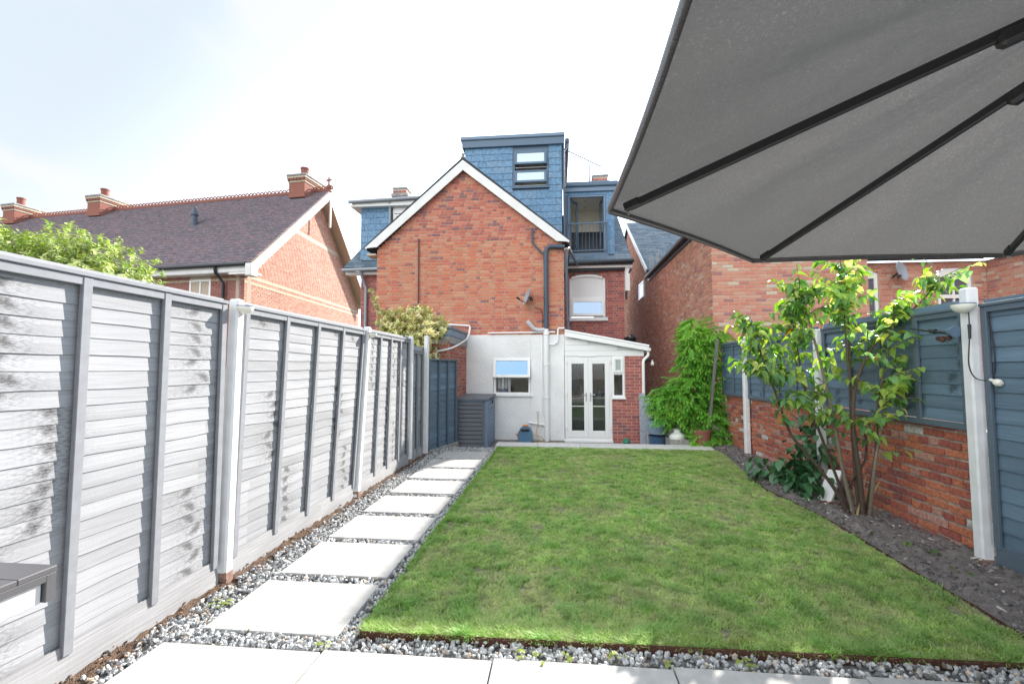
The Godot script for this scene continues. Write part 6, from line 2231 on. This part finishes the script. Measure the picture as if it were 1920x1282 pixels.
func hedge(called: String, at: Vector3, label: String, blobs: Array, n: int, col: Color, k0: float):
	var t := node(called, at)
	tag(t, label, "shrub")
	var g := Geo.new()
	for b in blobs:
		grow([Vector3(b[0].x * 0.3, 0, b[0].z * 0.3), Vector3(b[0].x * 0.7, b[0].y * 0.5, b[0].z * 0.7), b[0], b[0] + Vector3(r(-0.1, 0.1), b[1].y * 0.9, r(-0.1, 0.1))], 0.03, 0.006, g)
		for k in 4:
			var d := Vector3(r(-1, 1), r(0.2, 1), r(-1, 1)).normalized()
			g.tube([b[0], b[0] + d * b[1] * 0.6 + Vector3(0, -0.05, 0), b[0] + d * b[1] * 1.02], 0.009, 0.003, 5, false)
	if called == "variegated_shrub":
		g.tube(smooth([Vector3(-0.1, 1.7, 0), Vector3(-0.3, 2.15, 0), Vector3(-0.42, 2.55, 0), Vector3(-0.6, 2.98, 0)], 4), 0.012, 0.004, 5)
	obj("stem", g, M.pale_bark, t)
	var m := leaf_mat(Color(0.55, 0.66, 0.2), 0.35)
	var bag := []
	for b in blobs:
		for k in b[2]:
			bag.append(b)
	for v in 3:
		var tf := []
		var tc := []
		for k in n / 3:
			var b = bag[rng.randi() % bag.size()]
			var d := Vector3(rng.randfn(), rng.randfn() + 0.25, rng.randfn()).normalized()
			var p: Vector3 = b[0] + d * b[1] * pow(rng.randf(), 0.3) * r(0.8, 1.1)
			if called == "variegated_shrub" and rng.randf() < 0.05:
				p = Vector3(lerpf(-0.15, -0.62, rng.randf()), 0, 0)
				p.y = 1.75 - (p.x + 0.1) * 2.4
			var up := (Vector3.UP * 1.1 + d).normalized()
			var q := Quaternion(Vector3.UP, up)
			tf.append(Transform3D(Basis(q) * Basis(Vector3.UP, r(0, TAU)) * Basis.from_scale(Vector3.ONE * r(0.7, 1.2) * k0), p))
			var c := r(0.65, 1.35)
			var y := rng.randf()
			tc.append(Color(col.r * c * (1 + 0.5 * y), col.g * c * (1 + 0.25 * y), col.b * c * (1 + 0.5 * y * y)))
		many("foliage", leaf_sprig(9, 0.06, 0.027, 1.0, 0.075, v + 3), m, tf, tc, t)


# ------------------------------------------------------------------ parasol
func build_parasol():
	var C := Vector3(1.588, 0, -1.013)
	var p := node("parasol", C)
	tag(p, "large dark grey octagonal garden parasol overhead, seen from below", "parasol")
	var R := 1.517
	var rot := -2.753
	var he := 2.055
	var top := Vector3(0, 2.509, 0)
	var n := FastNoiseLite.new()
	n.seed = 21
	n.frequency = 1.0
	var corner := func(k: int) -> Vector3: return Vector3(R * cos(rot + k * PI / 4), he, R * sin(rot + k * PI / 4))
	for k in 8:
		var a: Vector3 = corner.call(k)
		var b: Vector3 = corner.call(k + 1)
		var g := Geo.new()
		var rows := []
		for i in 21:
			var t := i / 20.0
			var row := []
			for j in 17:
				var u := j / 16.0
				var q := a.lerp(b, u).lerp(top, t)
				var belly := sin(PI * u) * (1.0 - t) * minf(1.0, 0.12 + t * 3.0)
				q.y += belly * 0.022 + 0.020 * belly * n.get_noise_2d(u * 7.0 + k * 9.0, t * 1.6) + 0.010 * sin(PI * u) * minf(1.0, t * 4.0) * n.get_noise_2d(u * 16.0 + t * 5.0 + k * 4.0, t * 2.5)
				q.y += (1.0 - t) * minf(1.0, t * 5.0) * (0.020 * exp(-pow((u - 0.16) / 0.09, 2.0)) - 0.014 * exp(-pow((u - 0.42 + 0.1 * t) / 0.10, 2.0)) + 0.010 * exp(-pow((u - 0.62 - 0.1 * t) / 0.06, 2.0)))
				var inward := (Vector3(0, q.y, 0) - q) * (0.010 * sin(PI * u) * (1.0 - t))
				row.append(q + inward)
			rows.append(row)
		g.sheet(rows, Vector3.DOWN)
		# hem turned down round the edge
		var hem := []
		for j in 17:
			var q: Vector3 = rows[0][j]
			hem.append([q + Vector3(0, 0.002, 0) + q * Vector3(0.004, 0, 0.004), q + Vector3(0, -0.022, 0) + q * Vector3(0.003, 0, 0.003), q + Vector3(0, -0.024, 0) - q * Vector3(0.004, 0, 0.004), q + Vector3(0, -0.006, 0) - q * Vector3(0.007, 0, 0.007), q + Vector3(0, 0.001, 0)])
		g.sheet(hem, (a + b) / 2 + Vector3(0, -1.0, 0))
		obj("canopy_panel", g, M.canopy, p)
	var hub := Vector3(0, 1.86, 0)
	for k in 8:
		var a: Vector3 = corner.call(k)
		var dn := Vector3(0, -0.030, 0)
		var e := a.lerp(top, 0.045) + dn
		var rib := node("rib", Vector3.ZERO, p)
		var g := Geo.new()
		add_bar(g, e, top + dn, 0.018, 0.030, 0.004)
		obj("arm", g, M.frame_black, rib)
		g = Geo.new()
		add_bar(g, a.lerp(top, 0.035) + dn * 0.9, a.lerp(top, 0.070) + dn * 0.9, 0.024, 0.030, 0.004)
		g.x = Transform3D()
		obj("end_cap", g, M.frame_black, rib)
		var jt := a.lerp(top, 0.69) + dn * 1.2
		g = Geo.new()
		add_bar(g, a.lerp(top, 0.655) + dn * 1.5, a.lerp(top, 0.725) + dn * 1.5, 0.040, 0.040, 0.010)
		obj("strut_joint", g, M.frame_black, rib)
		g = Geo.new()
		add_bar(g, jt + Vector3(0, -0.012, 0), hub, 0.020, 0.022, 0.003)
		obj("strut", g, M.frame_black, rib)
		g = Geo.new()
		var sd := (top - a).cross(Vector3.UP).normalized()
		for s in [-1.0, 1.0]:
			g.tube([jt + sd * 0.018 * s + Vector3(0, -0.008, 0), jt + sd * 0.024 * s + Vector3(0, -0.008, 0)], 0.008, 0.006, 8)
		g.tube([e + dn * 0.5 + Vector3(0, -0.006, 0), e + dn * 0.5 + Vector3(0, -0.012, 0)], 0.006, 0.005, 8)
		obj("rivet", g, M.steel, rib)
	var g := Geo.new()
	g.tube([Vector3(0, 0.08, 0), Vector3(0, 2.5, 0)], 0.024, 0.024, 16)
	obj("pole", g, M.frame_black, p)
	g = Geo.new()
	g.lathe([Vector2(0.03, -0.06), Vector2(0.055, -0.05), Vector2(0.06, 0.03), Vector2(0.03, 0.06)], 16, Transform3D(Basis(), hub))
	g.lathe([Vector2(0.03, -0.05), Vector2(0.05, -0.04), Vector2(0.05, 0.0), Vector2(0, 0.01)], 16, Transform3D(Basis(), top))
	obj("runner_hub", g, M.frame_black, p)
	g = Geo.new()
	g.lathe([Vector2(0.24, 0.022), Vector2(0.24, 0.05), Vector2(0.20, 0.075), Vector2(0.05, 0.085), Vector2(0.035, 0.3), Vector2(0, 0.3)], 28)
	obj("base", g, M.frame_black, p)


# ------------------------------------------------------------------ grass and gravel
func build_lawn_grass():
	var rg := RandomNumberGenerator.new()
	rg.seed = 99
	var tufts := []
	for v in 3:
		var g := Geo.new()
		for i in 11:
			var a := rg.randf() * TAU
			var base := Vector3(rg.randf_range(-1, 1), 0, rg.randf_range(-1, 1)) * 0.016
			var h := rg.randf_range(0.014, 0.034)
			var lean := rg.randf_range(0.5, 1.7) * h
			var d := Vector3(cos(a), 0, sin(a))
			var s := Vector3(-d.z, 0, d.x) * rg.randf_range(0.0014, 0.0027)
			var m := base + d * lean * 0.35 + Vector3(0, h * 0.62, 0)
			var e := base + d * lean + Vector3(0, h, 0)
			var nn := (Vector3.UP + d * 0.4)
			g.tri(base - s, base + s, m + s * 0.8, nn)
			g.tri(base - s, m + s * 0.8, m - s * 0.8, nn)
			g.tri(m - s * 0.8, m + s * 0.8, e, nn)
		tufts.append(g.mesh())
	var n := FastNoiseLite.new()
	n.seed = 17
	n.frequency = 1.0
	n.fractal_octaves = 4
	var n2 := FastNoiseLite.new()
	n2.seed = 23
	n2.frequency = 1.0
	n2.fractal_octaves = 3
	var m := leaf_mat(Color(0.8, 0.95, 0.45), 0.5)
	var tfs := [[], [], []]
	var cols := [[], [], []]
	for k in 100000:
		var z := -2.54 - 6.1 * pow(rg.randf(), 1.55)
		var x := rg.randf_range(-1.1, 2.9)
		if not Geometry2D.is_point_in_polygon(Vector2(x, z), lawn_poly):
			continue
		var dry := smoothstep(-0.05, 0.40, n.get_noise_2d(x * 0.85 + 3.0, z * 0.85)) * 0.75 + smoothstep(0.0, 0.4, n.get_noise_2d(x * 4.0, z * 4.0)) * 0.7
		dry += smoothstep(0.45, 0.0, lawn_edge(z) - x) * 0.35
		var bare := n2.get_noise_2d(x * 2.6, z * 2.6)
		if bare > 0.26 and rg.randf() < (bare - 0.26) * 3.0:
			continue
		var edge := minf(minf(x + 1.1, -2.53 - z), 0.25) / 0.25
		var lush := smoothstep(0.0, 0.45, n2.get_noise_2d(x * 3.3 + 50.0, z * 3.3))
		var sc := rg.randf_range(0.7, 1.15) * (1.0 + 0.35 * lush + 0.12 * (1.0 - edge)) * (1.0 - 0.3 * clampf(dry, 0, 1))
		var v := rg.randi() % 3
		tfs[v].append(Transform3D(Basis(Vector3.UP, rg.randf() * TAU) * Basis(Vector3(1, 0, 0), rg.randf_range(-0.2, 0.2)) * Basis.from_scale(Vector3(1, 1, 1) * sc), Vector3(x, 0.017, z)))
		var c := Color(0.29, 0.44, 0.13).lerp(Color(0.62, 0.73, 0.29), pow(rg.randf(), 1.3))
		c = c.lerp(Color(0.62, 0.58, 0.37), clampf(dry * rg.randf_range(0.3, 1.1), 0, 1))
		if rg.randf() < 0.10:
			c = Color(0.66, 0.61, 0.38)
		c = c.lerp(Color(0.20, 0.44, 0.10), lush * 0.5)
		var br := 1.08 + 0.22 * n2.get_noise_2d(x * 1.3 + 9.0, z * 1.3) + 0.35 * n.get_noise_2d(x * 7.0, z * 7.0)
		cols[v].append(Color(c.r * br, c.g * br, c.b * br))
	var gr := node("lawn_grass")
	gr.set_meta("kind", "stuff")
	gr.set_meta("label", "short green lawn grass with dry straw patches")
	for v in 3:
		many("grass", tufts[v], m, tfs[v], cols[v], gr)
	# longer yellow blades hanging over the near edging
	var tf := []
	var tc := []
	for k in 700:
		var z := rg.randf_range(-8.6, -2.55)
		tf.append(Transform3D(Basis(Vector3.UP, rg.randf() * TAU) * Basis(Vector3.BACK, rg.randf_range(0.0, 0.5)) * Basis.from_scale(Vector3.ONE * rg.randf_range(0.9, 1.7)), Vector3(-1.1 - rg.randf_range(-0.03, 0.015), 0.012, z)))
		tc.append(Color(0.22, 0.42, 0.09).lerp(Color(0.32, 0.48, 0.12), rg.randf()))
	for k in 420:
		var x := rg.randf_range(-1.09, 2.45)
		var hgt := rg.randf_range(0.7, 1.5)
		tf.append(Transform3D(Basis(Vector3.UP, rg.randf() * TAU) * Basis.from_scale(Vector3(1, 1, 1) * hgt), Vector3(x, 0.012, -2.56 - 0.017 * (x + 1.1) - rg.randf() * 0.06)))
		tc.append(Color(0.30, 0.44, 0.07).lerp(Color(0.50, 0.52, 0.12), rg.randf()))
	many("grass", tufts[0], m, tf, tc, gr)
	# tiny weeds in the gravel and the soil
	tf = []
	tc = []
	for q in [[-1.25, -2.40], [-0.2, -2.42], [-0.1, -2.40], [0.05, -2.44], [0.3, -2.46], [0.55, -2.43], [0.9, -2.46], [0.95, -2.47], [-2.12, -2.75], [-2.14, -2.8], [-2.08, -2.72], [2.7, -4.3], [2.85, -4.1], [2.8, -3.6], [2.82, -3.5], [2.9, -3.9]]:
		for k in 5:
			tf.append(Transform3D(Basis(Vector3.UP, rg.randf() * TAU) * Basis(Vector3.RIGHT, rg.randf_range(-0.5, 0.5)) * Basis.from_scale(Vector3.ONE * rg.randf_range(0.35, 0.8)), Vector3(q[0] + rg.randf_range(-0.03, 0.03), 0.03 if q[0] < 2 else 0.08, q[1] + rg.randf_range(-0.03, 0.03))))
			tc.append(Color(0.16, 0.30, 0.05) if q[0] > 2 else Color(0.34, 0.40, 0.08))
	var o := many("weeds", leaf_mesh(0.06, 0.03, 0.3, 0.3, 0.3), m, tf, tc)
	o.set_meta("label", "tiny weeds sprouting in gravel and soil")


func stone_mesh(sd: int) -> ArrayMesh:
	var rg := RandomNumberGenerator.new()
	rg.seed = sd
	var s := SphereMesh.new()
	s.radial_segments = 6
	s.rings = 3
	var a := s.get_mesh_arrays()
	var v: PackedVector3Array = a[Mesh.ARRAY_VERTEX]
	var ix: PackedInt32Array = a[Mesh.ARRAY_INDEX]
	var w := {}
	var g := Geo.new()
	for i in v.size():
		var key := str((v[i] * 100.0).round())
		if not w.has(key):
			w[key] = rg.randf_range(0.72, 1.22)
		v[i] = v[i] * w[key] * 0.04 * Vector3(1, 0.72, 0.85)
	for i in range(0, ix.size(), 3):
		g.tri(v[ix[i]], v[ix[i + 1]], v[ix[i + 2]], v[ix[i]] + v[ix[i + 1]] + v[ix[i + 2]])
	return g.mesh()


func build_gravel():
	var rg := RandomNumberGenerator.new()
	rg.seed = 55
	var m := by_copy(mat(Color.WHITE, 0.85, T.blotch, 12.0, T.rough, 0.8))
	var gv := node("gravel")
	gv.set_meta("kind", "stuff")
	gv.set_meta("label", "grey and white slate gravel round the slabs and along the lawn")
	var tfs := [[], [], [], []]
	var cols := [[], [], [], []]
	var areas := [[-2.28, -1.08, -8.62, -1.7, 19500], [-1.2, 3.2, -2.66, -2.36, 3600], [-2.3, -1.1, -2.6, -2.35, 1500]]
	for a in areas:
		for k in a[4]:
			var x := rg.randf_range(a[0], a[1])
			var z := rg.randf_range(a[2], a[3])
			if x > -1.09 and z < -2.53 - 0.017 * (x + 1.1):
				continue
			if x < -2.2 and rg.randf() < (-2.2 - x) / 0.12:
				continue
			if x < -1.09 and z < -2.4 and x > -1.12:
				continue
			var on := false
			for s in slabs:
				if (s as Rect2).grow(-0.004).has_point(Vector2(x, z)):
					on = true
					break
			if on or (z > -2.385 - 0.022 * (x + 2.1) + 0.02 and x > -2.13):
				continue
			var sc := rg.randf_range(0.42, 0.92)
			var v := rg.randi() % 4
			tfs[v].append(Transform3D(Basis.from_euler(Vector3(rg.randf() * TAU, rg.randf() * TAU, rg.randf() * TAU)) * Basis.from_scale(Vector3(rg.randf_range(0.7, 1.4), rg.randf_range(0.6, 1.0), 1.0) * sc), Vector3(x, 0.002 + rg.randf_range(-0.006, 0.012), z)))
			var b := 0.46 + 0.42 * rg.randf()
			if rg.randf() < 0.22:
				b = rg.randf_range(0.16, 0.32)
			cols[v].append(Color(b * 0.97, b, b * 1.03) if rg.randf() < 0.93 else Color(b * 1.1, b * 0.9, b * 0.72))
	for v in 4:
		many("gravel_stones", stone_mesh(300 + v), m, tfs[v], cols[v], gv)
	# pale gravel against the house
	var tf := []
	var tc := []
	for k in 2600:
		tf.append(Transform3D(Basis.from_euler(Vector3(rg.randf() * TAU, rg.randf() * TAU, rg.randf() * TAU)) * Basis.from_scale(Vector3.ONE * rg.randf_range(0.4, 0.8)), Vector3(rg.randf_range(-1.5, 2.2), -0.262 + rg.randf_range(0, 0.01), rg.randf_range(-11.15, -10.3))))
		var b := rg.randf_range(0.25, 0.65)
		tc.append(Color(b, b, b * 1.03))
	var o := many("terrace_gravel", stone_mesh(310), m, tf, tc)
	o.set_meta("label", "pale gravel strip along the foot of the house wall")
	# fallen brick bits and crumbs on the brown earth
	tf = []
	tc = []
	for k in 420:
		var c: Color = [Color(0.30, 0.15, 0.09), Color(0.22, 0.14, 0.09), Color(0.36, 0.26, 0.18), Color(0.14, 0.10, 0.075)][rg.randi() % 4]
		tf.append(Transform3D(Basis.from_euler(Vector3(rg.randf() * TAU, rg.randf() * TAU, 0)) * Basis.from_scale(Vector3(rg.randf_range(0.3, 1.0), 0.5, 0.5) * rg.randf_range(0.4, 1.0)), Vector3(rg.randf_range(-2.34, -2.16), 0.02 + rg.randf_range(0, 0.02), rg.randf_range(-8.0, -1.7))))
		tc.append(c)
	o = many("brick_crumbs", stone_mesh(320), m, tf, tc)
	o.set_meta("label", "brown brick crumbs and bark on the earth strip under the left fence")
